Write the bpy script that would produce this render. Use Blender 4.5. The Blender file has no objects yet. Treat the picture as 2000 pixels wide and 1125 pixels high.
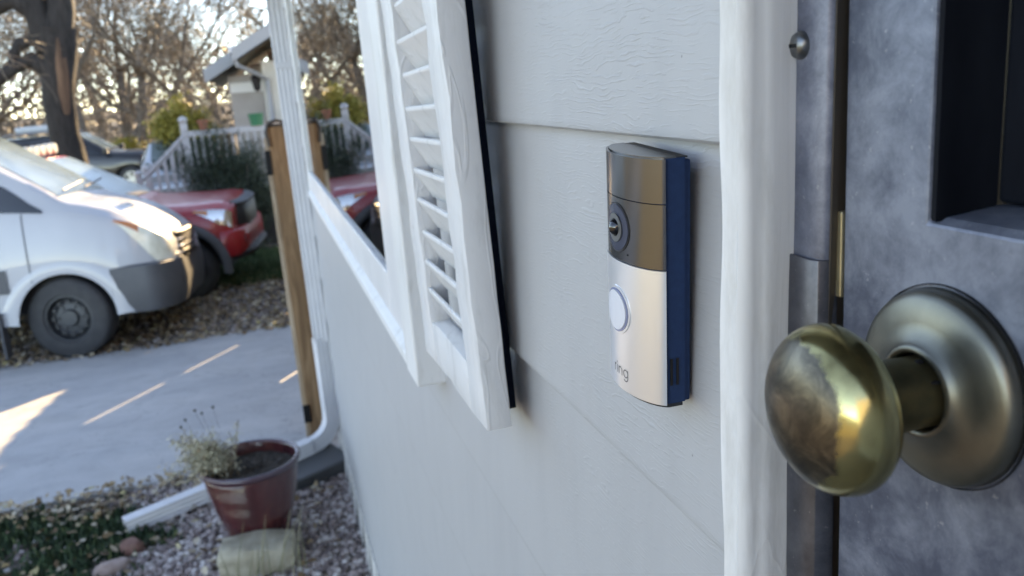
import bpy, bmesh, math, random
import numpy as np
from mathutils import Matrix, Vector
R = math.radians
random.seed(7)
rng = np.random.default_rng(11)
SC = bpy.context.scene
COL = SC.collection

# ------------------------------------------------------------------ camera, sky, sun, exposure
# world: +Y runs along the house front away from the door, +X goes into the house, z=0 is the gravel at the wall
EYE = Vector((0.0, 0.0, 1.8))
cam_d = bpy.data.cameras.new('camera')
cam_d.sensor_width = 36.0
cam_d.lens = 1649.4 / 2000 * 36
cam_d.clip_start = 0.02
cam_d.clip_end = 2000
cam_d.dof.use_dof = True
cam_d.dof.focus_distance = 0.44
cam_d.dof.aperture_fstop = 13.5
cam = bpy.data.objects.new('camera', cam_d)
COL.objects.link(cam)
_r = (0.95435637, -0.2887823, -0.07621488)
_d = (-0.14099069, -0.2106412, -0.96734271)
_f = (0.26329745, 0.93393526, -0.24174239)
m = Matrix.Identity(4)
for i in range(3):
    m[i][0], m[i][1], m[i][2], m[i][3] = _r[i], -_d[i], -_f[i], EYE[i]
cam.matrix_world = m
SC.camera = cam

SUN_EL, SUN_AZ = R(20), math.atan2(0.438, 0.899)          # azimuth from +Y towards +X
sun_dir = Vector((math.cos(SUN_EL) * math.sin(SUN_AZ), math.cos(SUN_EL) * math.cos(SUN_AZ), math.sin(SUN_EL)))
world = bpy.data.worlds.new('World')
SC.world = world
world.use_nodes = True
wn = world.node_tree
sky = wn.nodes.new('ShaderNodeTexSky')
sky.sky_type = 'NISHITA'
sky.sun_disc = False
sky.sun_elevation = SUN_EL
sky.sun_rotation = SUN_AZ
sky.air_density = 0.5
sky.dust_density = 0.0
sky.ozone_density = 4.0
wn.links.new(sky.outputs[0], wn.nodes['Background'].inputs[0])
wn.nodes['Background'].inputs[1].default_value = 0.15
sl = bpy.data.lights.new('sun', 'SUN')
sl.energy = 2.0
sl.angle = R(0.5)
sl.color = (1.0, 0.92, 0.80)
so = bpy.data.objects.new('sun', sl)
COL.objects.link(so)
so.rotation_euler = (-sun_dir).to_track_quat('-Z', 'Y').to_euler()
vs = SC.view_settings
vs.view_transform = 'Standard'
vs.look = 'None'
vs.gamma = 1.0
vs.use_curve_mapping = False
vs.exposure = 3.22
try:
    vs.use_white_balance = True
    vs.white_balance_temperature = 14300
    vs.white_balance_tint = 14
except Exception:
    pass

# ------------------------------------------------------------------ helpers
GY = [-500, 4.1, 8.2, 28, 60, 900]
GZ = [0, 0, -0.4, -0.6, -0.9, -0.9]
def gz(y):
    return float(np.interp(y, GY, GZ))

class MB:
    """collects geometry for one mesh"""
    def __init__(s):
        s.v = []; s.f = []
    def add(s, vs_, fs_):
        o = len(s.v)
        s.v += [tuple(p) for p in vs_]
        s.f += [tuple(i + o for i in f) for f in fs_]
        return s
    def box(s, x0, y0, z0, x1, y1, z1):
        return s.add([(x0,y0,z0),(x1,y0,z0),(x1,y1,z0),(x0,y1,z0),(x0,y0,z1),(x1,y0,z1),(x1,y1,z1),(x0,y1,z1)],
              [(0,3,2,1),(4,5,6,7),(0,1,5,4),(1,2,6,5),(2,3,7,6),(3,0,4,7)])
    def quad(s, a, b, c, d):
        return s.add([a,b,c,d], [(0,1,2,3)])
    def prism(s, pts, h0, h1, axis='z'):
        """closed polygon pts in 2D extruded along axis"""
        n = len(pts)
        def P(p, h):
            if axis == 'z': return (p[0], p[1], h)
            if axis == 'y': return (p[0], h, p[1])
            return (h, p[0], p[1])
        vs_ = [P(p, h0) for p in pts] + [P(p, h1) for p in pts]
        fs_ = [tuple(range(n))[::-1], tuple(range(n, 2*n))] + [(i, (i+1) % n, n + (i+1) % n, n + i) for i in range(n)]
        return s.add(vs_, fs_)
    def tube(s, pts, rad, n=8, cap=True):
        pts = [Vector(p) for p in pts]
        if not hasattr(rad, '__len__'): rad = [rad] * len(pts)
        rings = []; prev = None
        for i, p in enumerate(pts):
            t = (pts[min(i+1, len(pts)-1)] - pts[max(i-1, 0)])
            if t.length < 1e-9: t = Vector((0,0,1))
            t.normalize()
            if prev is None:
                a = Vector((0,0,1)) if abs(t.z) < 0.9 else Vector((1,0,0))
                u = t.cross(a).normalized()
            else:
                u = (prev - t * prev.dot(t))
                if u.length < 1e-6: u = t.orthogonal()
                u.normalize()
            prev = u; w = t.cross(u)
            rings.append([tuple(p + (u * math.cos(2*math.pi*k/n) + w * math.sin(2*math.pi*k/n)) * rad[i]) for k in range(n)])
        vs_ = [q for r_ in rings for q in r_]
        fs_ = [(i*n+k, i*n+(k+1) % n, (i+1)*n+(k+1) % n, (i+1)*n+k) for i in range(len(pts)-1) for k in range(n)]
        if cap: fs_ += [tuple(range(n))[::-1], tuple(range((len(pts)-1)*n, len(pts)*n))]
        return s.add(vs_, fs_)
    def lathe(s, prof, n=32, axis='z', origin=(0,0,0)):
        """prof: list of (radius, height)"""
        vs_ = []
        for r_, h in prof:
            for k in range(n):
                a = 2*math.pi*k/n
                c, d = r_*math.cos(a), r_*math.sin(a)
                p = {'z': (c, d, h), 'x': (h, c, d), 'y': (d, h, c)}[axis]
                vs_.append((p[0]+origin[0], p[1]+origin[1], p[2]+origin[2]))
        fs_ = [(i*n+k, i*n+(k+1) % n, (i+1)*n+(k+1) % n, (i+1)*n+k) for i in range(len(prof)-1) for k in range(n)]
        return s.add(vs_, fs_)
    def build(s, name, mat, parent=None, smooth=None, bevel=0, local=False, seg=2):
        me = bpy.data.meshes.new(name)
        v = s.v
        if parent is not None and not local:
            o = world_loc(parent)
            v = [(p[0]-o[0], p[1]-o[1], p[2]-o[2]) for p in v]
        me.from_pydata(v, [], s.f)
        bm = bmesh.new(); bm.from_mesh(me)
        bmesh.ops.remove_doubles(bm, verts=bm.verts, dist=1e-6)
        bmesh.ops.recalc_face_normals(bm, faces=bm.faces)
        if bevel:
            es = [e for e in bm.edges if len(e.link_faces) == 2 and e.calc_face_angle(0) > R(30)]
            bmesh.ops.bevel(bm, geom=es, offset=bevel, segments=seg, affect='EDGES', profile=0.5)
        bm.to_mesh(me); bm.free()
        return link(name, me, mat, parent, smooth)

def world_loc(o):
    p = Vector(o.location)
    while o.parent: o = o.parent; p += Vector(o.location)
    return p
def link(name, me, mat, parent=None, smooth=None):
    ob = bpy.data.objects.new(name, me)
    COL.objects.link(ob)
    if mat: me.materials.append(mat)
    if parent is not None: ob.parent = parent
    if smooth is not None:
        me.polygons.foreach_set('use_smooth', [True] * len(me.polygons))
        if smooth < 180:
            me.set_sharp_from_angle(angle=R(smooth))
    return ob
def npmesh(name, V, F, mat, parent=None, smooth=False):
    """V (n,3), F (m,k) arrays"""
    V = np.asarray(V, np.float32); F = np.asarray(F, np.int32)
    me = bpy.data.meshes.new(name)
    k = F.shape[1]
    me.vertices.add(len(V)); me.vertices.foreach_set('co', V.ravel())
    me.loops.add(F.size); me.loops.foreach_set('vertex_index', F.ravel())
    me.polygons.add(len(F)); me.polygons.foreach_set('loop_start', np.arange(0, F.size, k, dtype=np.int32))
    if smooth: me.polygons.foreach_set('use_smooth', np.ones(len(F), bool))
    me.update(calc_edges=True)
    return link(name, me, mat, parent)
def thing(name, label, cat, loc=(0,0,0), rotz=0, group=None):
    o = bpy.data.objects.new(name, None)
    o.empty_display_size = 0.2
    COL.objects.link(o)
    o.location = loc; o.rotation_euler = (0, 0, rotz)
    return tag(o, label, cat, group)
def tag(o, label, cat, group=None):
    o['label'] = label; o['category'] = cat
    if group: o['group'] = group
    return o
def struct(o):
    o['kind'] = 'structure'; return o
def stuff(o, label=None, cat=None):
    o['kind'] = 'stuff'
    if label: o['label'] = label
    if cat: o['category'] = cat
    return o
def rotmats(n, tilt=None):
    """n random rotation matrices; tilt limits the lean of z"""
    a = rng.uniform(0, 2*np.pi, n)
    t = rng.normal(0, tilt, n) if tilt is not None else np.arccos(rng.uniform(-1, 1, n))
    b = rng.uniform(0, 2*np.pi, n)
    def rz(x):
        m_ = np.zeros((n,3,3)); c, s_ = np.cos(x), np.sin(x)
        m_[:,0,0]=c; m_[:,0,1]=-s_; m_[:,1,0]=s_; m_[:,1,1]=c; m_[:,2,2]=1; return m_
    def rx(x):
        m_ = np.zeros((n,3,3)); c, s_ = np.cos(x), np.sin(x)
        m_[:,1,1]=c; m_[:,1,2]=-s_; m_[:,2,1]=s_; m_[:,2,2]=c; m_[:,0,0]=1; return m_
    return rz(a) @ rx(t) @ rz(b)
def scatter(bv, bf, pos, rot, scl):
    """copies of a base mesh as one array"""
    bv = np.asarray(bv, float); bf = np.asarray(bf, int)
    n = len(pos)
    if np.ndim(scl) == 1: scl = np.repeat(scl[:,None], 3, 1)
    V = np.einsum('nij,nkj->nki', rot, bv[None] * scl[:,None,:]) + np.asarray(pos)[:,None,:]
    F = bf[None] + (np.arange(n) * len(bv))[:,None,None]
    return V.reshape(-1,3), F.reshape(-1, bf.shape[1])

# ------------------------------------------------------------------ materials
def new_mat(name):
    mt = bpy.data.materials.new(name); mt.use_nodes = True
    nt = mt.node_tree
    return mt, nt, nt.nodes['Principled BSDF']
def ramp(nt, fac, stops):
    r_ = nt.nodes.new('ShaderNodeValToRGB')
    e = r_.color_ramp.elements
    while len(e) < len(stops): e.new(0.5)
    for i, (p, c) in enumerate(stops):
        e[i].position = p; e[i].color = (*c, 1) if len(c) == 3 else c
    if fac is not None: nt.links.new(fac, r_.inputs[0])
    return r_
def coords(nt, scale=(1,1,1), kind='Object', rot=(0,0,0)):
    tc = nt.nodes.new('ShaderNodeTexCoord'); mp = nt.nodes.new('ShaderNodeMapping')
    nt.links.new(tc.outputs[kind], mp.inputs[0])
    mp.inputs['Scale'].default_value = scale; mp.inputs['Rotation'].default_value = rot
    return mp.outputs[0]
def noise(nt, vec, scale, detail=4, rough=0.55, dist=0.0):
    n = nt.nodes.new('ShaderNodeTexNoise')
    n.inputs['Scale'].default_value = scale; n.inputs['Detail'].default_value = detail
    n.inputs['Roughness'].default_value = rough; n.inputs['Distortion'].default_value = dist
    nt.links.new(vec, n.inputs['Vector'])
    return n.outputs['Fac']
def bump(nt, h, strength, dist, bsdf, prev=None):
    b = nt.nodes.new('ShaderNodeBump')
    b.inputs['Strength'].default_value = strength; b.inputs['Distance'].default_value = dist
    nt.links.new(h, b.inputs['Height'])
    if prev is not None: nt.links.new(prev, b.inputs['Normal'])
    nt.links.new(b.outputs[0], bsdf.inputs['Normal'])
    return b.outputs[0]
def mat(name, c1, c2=None, scale=8, rough=0.6, metal=0.0, bmp=0, bscale=40, bdist=0.002, stretch=(1,1,1), spec=0.5,
        rough2=None, detail=5, pos=(0.35, 0.65), coat=0, kind='Object'):
    mt, nt, b = new_mat(name)
    b.inputs['Roughness'].default_value = rough; b.inputs['Metallic'].default_value = metal
    b.inputs['Specular IOR Level'].default_value = spec
    if coat: b.inputs['Coat Weight'].default_value = coat; b.inputs['Coat Roughness'].default_value = 0.04
    v = coords(nt, stretch, kind)
    if c2 is None: b.inputs['Base Color'].default_value = (*c1, 1)
    else:
        n = noise(nt, v, scale, detail)
        r_ = ramp(nt, n, [(pos[0], c1), (pos[1], c2)])
        nt.links.new(r_.outputs[0], b.inputs['Base Color'])
        if rough2 is not None:
            r2 = ramp(nt, n, [(pos[0], (rough,)*3), (pos[1], (rough2,)*3)])
            nt.links.new(r2.outputs[0], b.inputs['Roughness'])
    if bmp:
        h = noise(nt, v, bscale, 4)
        bump(nt, h, bmp, bdist, b)
    return mt
def island_mat(name, stops, rough=0.8, bmp=0, bscale=60, spec=0.3, sub=0.0):
    mt, nt, b = new_mat(name)
    g = nt.nodes.new('ShaderNodeNewGeometry')
    r_ = ramp(nt, g.outputs['Random Per Island'], stops)
    r_.color_ramp.interpolation = 'LINEAR'
    nt.links.new(r_.outputs[0], b.inputs['Base Color'])
    b.inputs['Roughness'].default_value = rough; b.inputs['Specular IOR Level'].default_value = spec
    if bmp: bump(nt, noise(nt, coords(nt), bscale), bmp, 0.003, b)
    return mt

def siding_material():
    mt, nt, b = new_mat('grey_siding_paint')
    v = coords(nt)
    # embossed wood grain running along the board (Y), wavy
    wv = nt.nodes.new('ShaderNodeTexWave'); wv.wave_type = 'BANDS'; wv.bands_direction = 'Z'
    wv.inputs['Scale'].default_value = 105; wv.inputs['Distortion'].default_value = 26
    wv.inputs['Detail'].default_value = 3; wv.inputs['Detail Scale'].default_value = 0.42; wv.inputs['Detail Roughness'].default_value = 0.55
    nt.links.new(coords(nt, (1, 0.30, 1)), wv.inputs['Vector'])
    n1 = noise(nt, coords(nt, (1, 16, 95)), 3.0, 4, 0.6, 1.0)
    rg = ramp(nt, wv.outputs['Fac'], [(0.55, (0,)*3), (0.95, (1,)*3)])
    gate = ramp(nt, n1, [(0.44, (0,)*3), (0.58, (1,)*3)])
    patch = noise(nt, v, 11, 3)
    mx = nt.nodes.new('ShaderNodeMath'); mx.operation = 'MULTIPLY'
    nt.links.new(rg.outputs[0], mx.inputs[0]); nt.links.new(gate.outputs[0], mx.inputs[1])
    pr = ramp(nt, patch, [(0.36, (0.12,)*3), (0.64, (1,)*3)])
    mx2 = nt.nodes.new('ShaderNodeMath'); mx2.operation = 'MULTIPLY'
    nt.links.new(mx.outputs[0], mx2.inputs[0]); nt.links.new(pr.outputs[0], mx2.inputs[1])
    nb = bump(nt, mx2.outputs[0], 0.36, 0.0007, b)
    nb = bump(nt, noise(nt, coords(nt, (1, 30, 110)), 3.0, 3), 0.10, 0.0006, b, nb)
    nb = bump(nt, noise(nt, v, 6, 2), 0.25, 0.004, b, nb)
    # faint dirt and drip tone
    dn = noise(nt, coords(nt, (1, 9, 2.2)), 2.5, 6)
    r_ = ramp(nt, dn, [(0.25, (0.392, 0.397, 0.405)), (0.52, (0.415, 0.420, 0.428)), (0.8, (0.432, 0.437, 0.443))])
    sp = nt.nodes.new('ShaderNodeTexVoronoi'); sp.inputs['Scale'].default_value = 26
    nt.links.new(coords(nt), sp.inputs['Vector'])
    sr = ramp(nt, sp.outputs['Distance'], [(0.0, (0.2,)*3), (0.016, (0.55,)*3), (0.028, (1,)*3)])
    sm = noise(nt, v, 9, 2)
    smr = ramp(nt, sm, [(0.6, (0,)*3), (0.63, (1,)*3)])
    mixs = nt.nodes.new('ShaderNodeMix'); mixs.data_type = 'RGBA'
    nt.links.new(smr.outputs[0], mixs.inputs['Factor'])
    mixs.inputs['A'].default_value = (1,1,1,1)
    nt.links.new(sr.outputs[0], mixs.inputs['B'])
    mul = nt.nodes.new('ShaderNodeMix'); mul.data_type = 'RGBA'; mul.blend_type = 'MULTIPLY'
    mul.inputs['Factor'].default_value = 1
    # lap shade painted as a darker line along each board's bottom lip
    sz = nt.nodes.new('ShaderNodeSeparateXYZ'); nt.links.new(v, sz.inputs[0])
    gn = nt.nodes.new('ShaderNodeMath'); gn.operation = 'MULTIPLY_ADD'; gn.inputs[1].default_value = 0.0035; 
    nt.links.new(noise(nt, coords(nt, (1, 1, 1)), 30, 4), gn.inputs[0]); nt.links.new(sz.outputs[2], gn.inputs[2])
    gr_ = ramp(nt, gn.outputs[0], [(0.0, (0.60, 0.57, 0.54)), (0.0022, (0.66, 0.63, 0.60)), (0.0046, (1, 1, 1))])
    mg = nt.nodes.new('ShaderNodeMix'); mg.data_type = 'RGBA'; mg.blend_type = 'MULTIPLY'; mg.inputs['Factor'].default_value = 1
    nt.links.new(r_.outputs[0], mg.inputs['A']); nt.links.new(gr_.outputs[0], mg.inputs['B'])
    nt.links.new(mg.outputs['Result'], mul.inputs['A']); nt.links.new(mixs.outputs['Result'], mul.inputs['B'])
    nt.links.new(mul.outputs['Result'], b.inputs['Base Color'])
    b.inputs['Roughness'].default_value = 0.48
    return mt
def paint_material(name, col, dirt, rough=0.42, stretch=(14, 14, 1.6), strength=0.55, runs=0.12):
    """thick brushed house paint: runs, chips and soft lumps"""
    mt, nt, b = new_mat(name)
    n1 = noise(nt, coords(nt, stretch), 3.0, 4, 0.5, 0.6)
    n2 = noise(nt, coords(nt), 55, 4)
    nb = bump(nt, n1, strength, 0.003, b)
    nb = bump(nt, n2, 0.10, 0.0012, b, nb)
    nr = noise(nt, coords(nt, (14, 14, 3.5)), 1.6, 2, 0.4, 1.6)
    rd = ramp(nt, nr, [(0.47, (0,)*3), (0.50, (1,)*3), (0.53, (0,)*3)])
    nb = bump(nt, rd.outputs[0], runs, 0.0016, b, nb)
    dn = noise(nt, coords(nt, (6, 6, 1.2)), 6, 6, 0.65)
    r_ = ramp(nt, dn, [(0.28, dirt), (0.47, col), (1.0, col)])
    ch = noise(nt, coords(nt, (1, 1, 0.45)), 70, 3, 0.6, 0.8)
    cr = ramp(nt, ch, [(0.74, (1,1,1)), (0.77, (0.42, 0.40, 0.38))])
    mul = nt.nodes.new('ShaderNodeMix'); mul.data_type = 'RGBA'; mul.blend_type = 'MULTIPLY'
    mul.inputs['Factor'].default_value = 1
    nt.links.new(r_.outputs[0], mul.inputs['A']); nt.links.new(cr.outputs[0], mul.inputs['B'])
    nt.links.new(mul.outputs['Result'], b.inputs['Base Color'])
    b.inputs['Roughness'].default_value = rough
    return mt
def glass_material(name, tint=(1,1,1), rough=0.0, ior=1.5):
    mt, nt, b = new_mat(name)
    b.inputs['Base Color'].default_value = (*tint, 1)
    b.inputs['Roughness'].default_value = rough; b.inputs['IOR'].default_value = ior
    b.inputs['Transmission Weight'].default_value = 1
    return mt
def door_metal(name, c0, c1, c2, rough=(0.34, 0.5), scale=9, metal=0.55):
    mt, nt, b = new_mat(name)
    v = coords(nt)
    n1 = noise(nt, v, scale, 7, 0.62, 0.6)
    n2 = noise(nt, v, 46, 8, 0.74, 0.3)
    n3 = noise(nt, v, 330, 3, 0.6)
    mx = nt.nodes.new('ShaderNodeMix'); mx.data_type = 'FLOAT'; mx.inputs['Factor'].default_value = 0.42
    nt.links.new(n1, mx.inputs['A']); nt.links.new(n2, mx.inputs['B'])
    r_ = ramp(nt, mx.outputs['Result'], [(0.38, c0), (0.5, c1), (0.62, c2)])
    sp = ramp(nt, n3, [(0.66, (0,)*3), (0.72, (1,)*3)])
    ms = nt.nodes.new('ShaderNodeMath'); ms.operation = 'MULTIPLY'; ms.inputs[1].default_value = 0.30
    nt.links.new(sp.outputs[0], ms.inputs[0])
    mm = nt.nodes.new('ShaderNodeMix'); mm.data_type = 'RGBA'
    nt.links.new(ms.outputs[0], mm.inputs['Factor'])
    nt.links.new(r_.outputs[0], mm.inputs['A']); mm.inputs['B'].default_value = (0.45, 0.46, 0.47, 1)
    nt.links.new(mm.outputs['Result'], b.inputs['Base Color'])
    rr = ramp(nt, mx.outputs['Result'], [(0.35, (rough[0],)*3), (0.65, (rough[1],)*3)])
    nt.links.new(rr.outputs[0], b.inputs['Roughness'])
    b.inputs['Metallic'].default_value = metal
    nb = bump(nt, n2, 0.06, 0.001, b)
    return mt
def brass_knob_material():
    """polished brass with a torn patch of tarnish over the end of the knob (local x is the knob axis, -x the end)"""
    mt, nt, b = new_mat('worn_brass')
    tc = nt.nodes.new('ShaderNodeTexCoord')
    sep = nt.nodes.new('ShaderNodeSeparateXYZ'); nt.links.new(tc.outputs['Object'], sep.inputs[0])
    n1 = noise(nt, coords(nt), 130, 8, 0.72, 0.5)
    n2 = noise(nt, coords(nt), 34, 4, 0.6, 0.8)
    def math_(op, a, bb):
        q = nt.nodes.new('ShaderNodeMath'); q.operation = op
        for i, x in enumerate((a, bb)):
            if isinstance(x, (int, float)): q.inputs[i].default_value = x
            else: nt.links.new(x, q.inputs[i])
        return q.outputs[0]
    h = math_('MULTIPLY', sep.outputs[0], -100.0)                     # cm towards the end
    h = math_('ADD', h, math_('MULTIPLY', math_('SUBTRACT', n1, 0.5), 0.42))
    h = math_('ADD', h, math_('MULTIPLY', math_('SUBTRACT', n2, 0.5), 0.6))
    h = math_('ADD', h, math_('MULTIPLY', sep.outputs[1], 14.0))
    n4 = noise(nt, coords(nt), 420, 4, 0.7)
    h = math_('ADD', h, math_('MULTIPLY', math_('SUBTRACT', n4, 0.5), 0.22))
    mask = ramp(nt, h, [(0.0, (0,)*3), (0.86, (0,)*3), (0.93, (0.55,)*3), (0.99, (1,)*3)])
    tn = noise(nt, coords(nt), 75, 8, 0.7, 1.0)
    tcol = ramp(nt, tn, [(0.30, (0.050, 0.046, 0.040)), (0.5, (0.125, 0.105, 0.080)), (0.70, (0.27, 0.225, 0.165))])
    bn = noise(nt, coords(nt), 28, 5, 0.6)
    bcol = ramp(nt, bn, [(0.34, (0.17, 0.135, 0.062)), (0.47, (0.44, 0.37, 0.175)), (0.8, (0.60, 0.52, 0.27))])
    mm = nt.nodes.new('ShaderNodeMix'); mm.data_type = 'RGBA'
    nt.links.new(mask.outputs[0], mm.inputs['Factor'])
    nt.links.new(bcol.outputs[0], mm.inputs['A']); nt.links.new(tcol.outputs[0], mm.inputs['B'])
    nt.links.new(mm.outputs['Result'], b.inputs['Base Color'])
    b.inputs['Metallic'].default_value = 0.9
    fr = noise(nt, coords(nt), 190, 4, 0.6)
    brr = ramp(nt, fr, [(0.3, (0.13,)*3), (0.75, (0.24,)*3)])
    rr = nt.nodes.new('ShaderNodeMix'); rr.data_type = 'RGBA'
    nt.links.new(mask.outputs[0], rr.inputs['Factor'])
    nt.links.new(brr.outputs[0], rr.inputs['A']); rr.inputs['B'].default_value = (0.34,)*3 + (1,)
    nt.links.new(rr.outputs['Result'], b.inputs['Roughness'])
    bump(nt, tn, 0.08, 0.0008, b)
    return mt
def wood_material(name, c0, c1, c2, along='z', scale=1.0, rough=0.75):
    mt, nt, b = new_mat(name)
    st = {'z': (9, 9, 0.9), 'y': (9, 0.9, 9), 'x': (0.9, 9, 9)}[along]
    n1 = noise(nt, coords(nt, st), 4.0*scale, 6, 0.6, 1.0)
    r_ = ramp(nt, n1, [(0.32, c0), (0.5, c1), (0.68, c2)])
    nt.links.new(r_.outputs[0], b.inputs['Base Color'])
    b.inputs['Roughness'].default_value = rough
    bump(nt, n1, 0.3, 0.004, b)
    return mt
def bark_material(name, c0, c1):
    mt, nt, b = new_mat(name)
    n1 = noise(nt, coords(nt, (1, 1, 0.22)), 14, 6, 0.7, 0.8)
    r_ = ramp(nt, n1, [(0.35, c0), (0.65, c1)])
    nt.links.new(r_.outputs[0], b.inputs['Base Color'])
    b.inputs['Roughness'].default_value = 0.9
    bump(nt, n1, 0.9, 0.03, b)
    return mt
def concrete_material():
    mt, nt, b = new_mat('driveway_concrete')
    v = coords(nt)
    a = noise(nt, v, 0.9, 6, 0.6, 0.4); c = noise(nt, v, 130, 3); s_ = noise(nt, coords(nt, (0.5, 2, 1)), 1.6, 5)
    mx = nt.nodes.new('ShaderNodeMix'); mx.data_type = 'FLOAT'; mx.inputs['Factor'].default_value = 0.5
    nt.links.new(a, mx.inputs['A']); nt.links.new(s_, mx.inputs['B'])
    r_ = ramp(nt, mx.outputs['Result'], [(0.34, (0.36, 0.365, 0.37)), (0.5, (0.42, 0.42, 0.42)), (0.66, (0.475, 0.468, 0.455))])
    st_n = noise(nt, v, 3.3, 7, 0.7, 1.0)
    ck = noise(nt, v, 0.7, 5, 0.7, 1.2)
    ckr = ramp(nt, ck, [(0.492, (1,)*3), (0.4965, (0.62,)*3), (0.501, (1,)*3)])
    str_ = ramp(nt, st_n, [(0.3, (0.84,)*3), (0.55, (1.0,)*3), (0.75, (1.05,)*3)])
    m0 = nt.nodes.new('ShaderNodeMix'); m0.data_type = 'RGBA'; m0.blend_type = 'MULTIPLY'; m0.inputs['Factor'].default_value = 1
    nt.links.new(ckr.outputs[0], m0.inputs['A']); nt.links.new(str_.outputs[0], m0.inputs['B'])
    m1 = nt.nodes.new('ShaderNodeMix'); m1.data_type = 'RGBA'; m1.blend_type = 'MULTIPLY'; m1.inputs['Factor'].default_value = 1
    nt.links.new(r_.outputs[0], m1.inputs['A']); nt.links.new(m0.outputs['Result'], m1.inputs['B'])
    class _O: outputs = [m1.outputs['Result']]
    r_ = _O
    fr = ramp(nt, c, [(0.3, (0.86,)*3), (0.7, (1.0,)*3)])
    mul = nt.nodes.new('ShaderNodeMix'); mul.data_type = 'RGBA'; mul.blend_type = 'MULTIPLY'; mul.inputs['Factor'].default_value = 1
    nt.links.new(r_.outputs[0], mul.inputs['A']); nt.links.new(fr.outputs[0], mul.inputs['B'])
    nt.links.new(mul.outputs['Result'], b.inputs['Base Color'])
    b.inputs['Roughness'].default_value = 0.85
    bump(nt, c, 0.25, 0.003, b)
    return mt
def ground_material():
    mt, nt, b = new_mat('dry_soil')
    v = coords(nt)
    a = noise(nt, v, 2.2, 6, 0.65); c = noise(nt, v, 60, 4)
    mx = nt.nodes.new('ShaderNodeMix'); mx.data_type = 'FLOAT'; mx.inputs['Factor'].default_value = 0.5
    nt.links.new(a, mx.inputs['A']); nt.links.new(c, mx.inputs['B'])
    r_ = ramp(nt, mx.outputs['Result'], [(0.35, (0.045, 0.036, 0.030)), (0.5, (0.11, 0.088, 0.07)), (0.65, (0.19, 0.16, 0.13))])
    nt.links.new(r_.outputs[0], b.inputs['Base Color']); b.inputs['Roughness'].default_value = 0.95
    bump(nt, c, 0.6, 0.02, b)
    return mt

M = {}
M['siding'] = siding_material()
M['white_paint'] = paint_material('white_trim_paint', (0.74, 0.75, 0.75), (0.56, 0.56, 0.54), stretch=(20, 20, 1.1), strength=0.2)
M['shutter_paint'] = paint_material('white_shutter_paint', (0.68, 0.69, 0.70), (0.54, 0.55, 0.55), stretch=(16, 16, 5), strength=0.2, runs=0.35)
M['sash'] = mat('white_sash_vinyl', (0.74, 0.74, 0.75), (0.66, 0.66, 0.67), 9, 0.38, bmp=0.05)
M['sheathing'] = mat('wall_sheathing', (0.05, 0.05, 0.05), rough=0.9)
M['glass'] = glass_material('window_glass', (0.93, 0.96, 0.95), 0, 1.6)
M['room'] = mat('dim_room', (0.035, 0.033, 0.03), rough=0.9)
M['door'] = door_metal('door_patina', (0.030, 0.040, 0.066), (0.075, 0.094, 0.135), (0.20, 0.23, 0.285), metal=0.35, scale=7)
M['frame'] = door_metal('door_frame_patina', (0.055, 0.066, 0.098), (0.14, 0.16, 0.21), (0.26, 0.285, 0.345), (0.3, 0.45), 16, 0.35)
M['frame_dark'] = mat('dark_bronze_edge', (0.05, 0.042, 0.036), (0.10, 0.078, 0.06), 14, 0.4, 0.5, stretch=(1,1,0.15))
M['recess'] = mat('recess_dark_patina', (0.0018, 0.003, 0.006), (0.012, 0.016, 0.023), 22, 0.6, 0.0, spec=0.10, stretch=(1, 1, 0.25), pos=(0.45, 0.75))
M['black_gap'] = mat('black_gasket', (0.006, 0.006, 0.007), rough=0.85)
M['door_glass'] = mat('dim_door_glass', (0.008, 0.005, 0.006), rough=0.3, spec=0.2)
M['brass'] = mat('latch_brass', (0.36, 0.30, 0.19), (0.50, 0.43, 0.29), 40, 0.38, 0.85)
M['knob'] = brass_knob_material()
M['rosette'] = mat('aged_brass_rosette', (0.115, 0.112, 0.095), (0.23, 0.225, 0.19), 22, 0.30, 0.88, rough2=0.40, detail=7, bmp=0.02)
M['neck'] = mat('aged_brass_neck', (0.17, 0.145, 0.085), (0.40, 0.33, 0.18), 42, 0.34, 0.9, rough2=0.48)
M['steel'] = mat('screw_steel', (0.30, 0.31, 0.31), (0.14, 0.15, 0.16), 60, 0.32, 0.9)
M['bronze_satin'] = mat('satin_bronze_cover', (0.172, 0.169, 0.168), rough=0.20, metal=0.92, bmp=0.02, bscale=900, bdist=0.0003)
M['silver_satin'] = mat('satin_silver_plate', (0.86, 0.885, 0.91), rough=0.30, metal=0.68, bmp=0.015, bscale=900, bdist=0.0003)
M['navy'] = mat('navy_plastic', (0.005, 0.030, 0.088), (0.006, 0.037, 0.105), 200, 0.55, spec=0.25, bmp=0.05, bscale=1200, bdist=0.0003)
M['black_plastic'] = mat('black_plastic', (0.012, 0.013, 0.017), rough=0.35)
M['lens_ring'] = mat('lens_surround', (0.045, 0.055, 0.085), rough=0.22)
M['lens_glass'] = mat('lens_glass', (0.004, 0.005, 0.008), rough=0.02, spec=0.9)
M['button_face'] = mat('button_white', (0.66, 0.68, 0.73), rough=0.35)
M['button_ring'] = mat('button_light_ring', (0.20, 0.24, 0.36), rough=0.25)
M['logo'] = mat('logo_grey', (0.17, 0.17, 0.18), rough=0.5)
M['gutter'] = mat('white_aluminium_paint', (0.62, 0.63, 0.66), (0.55, 0.56, 0.59), 6, 0.4, bmp=0.05)
M['cedar'] = wood_material('cedar_wood', (0.13, 0.07, 0.036), (0.225, 0.125, 0.065), (0.30, 0.185, 0.105))
M['fence_wood'] = wood_material('fence_wood', (0.14, 0.085, 0.045), (0.24, 0.15, 0.085), (0.32, 0.21, 0.13))
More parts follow.
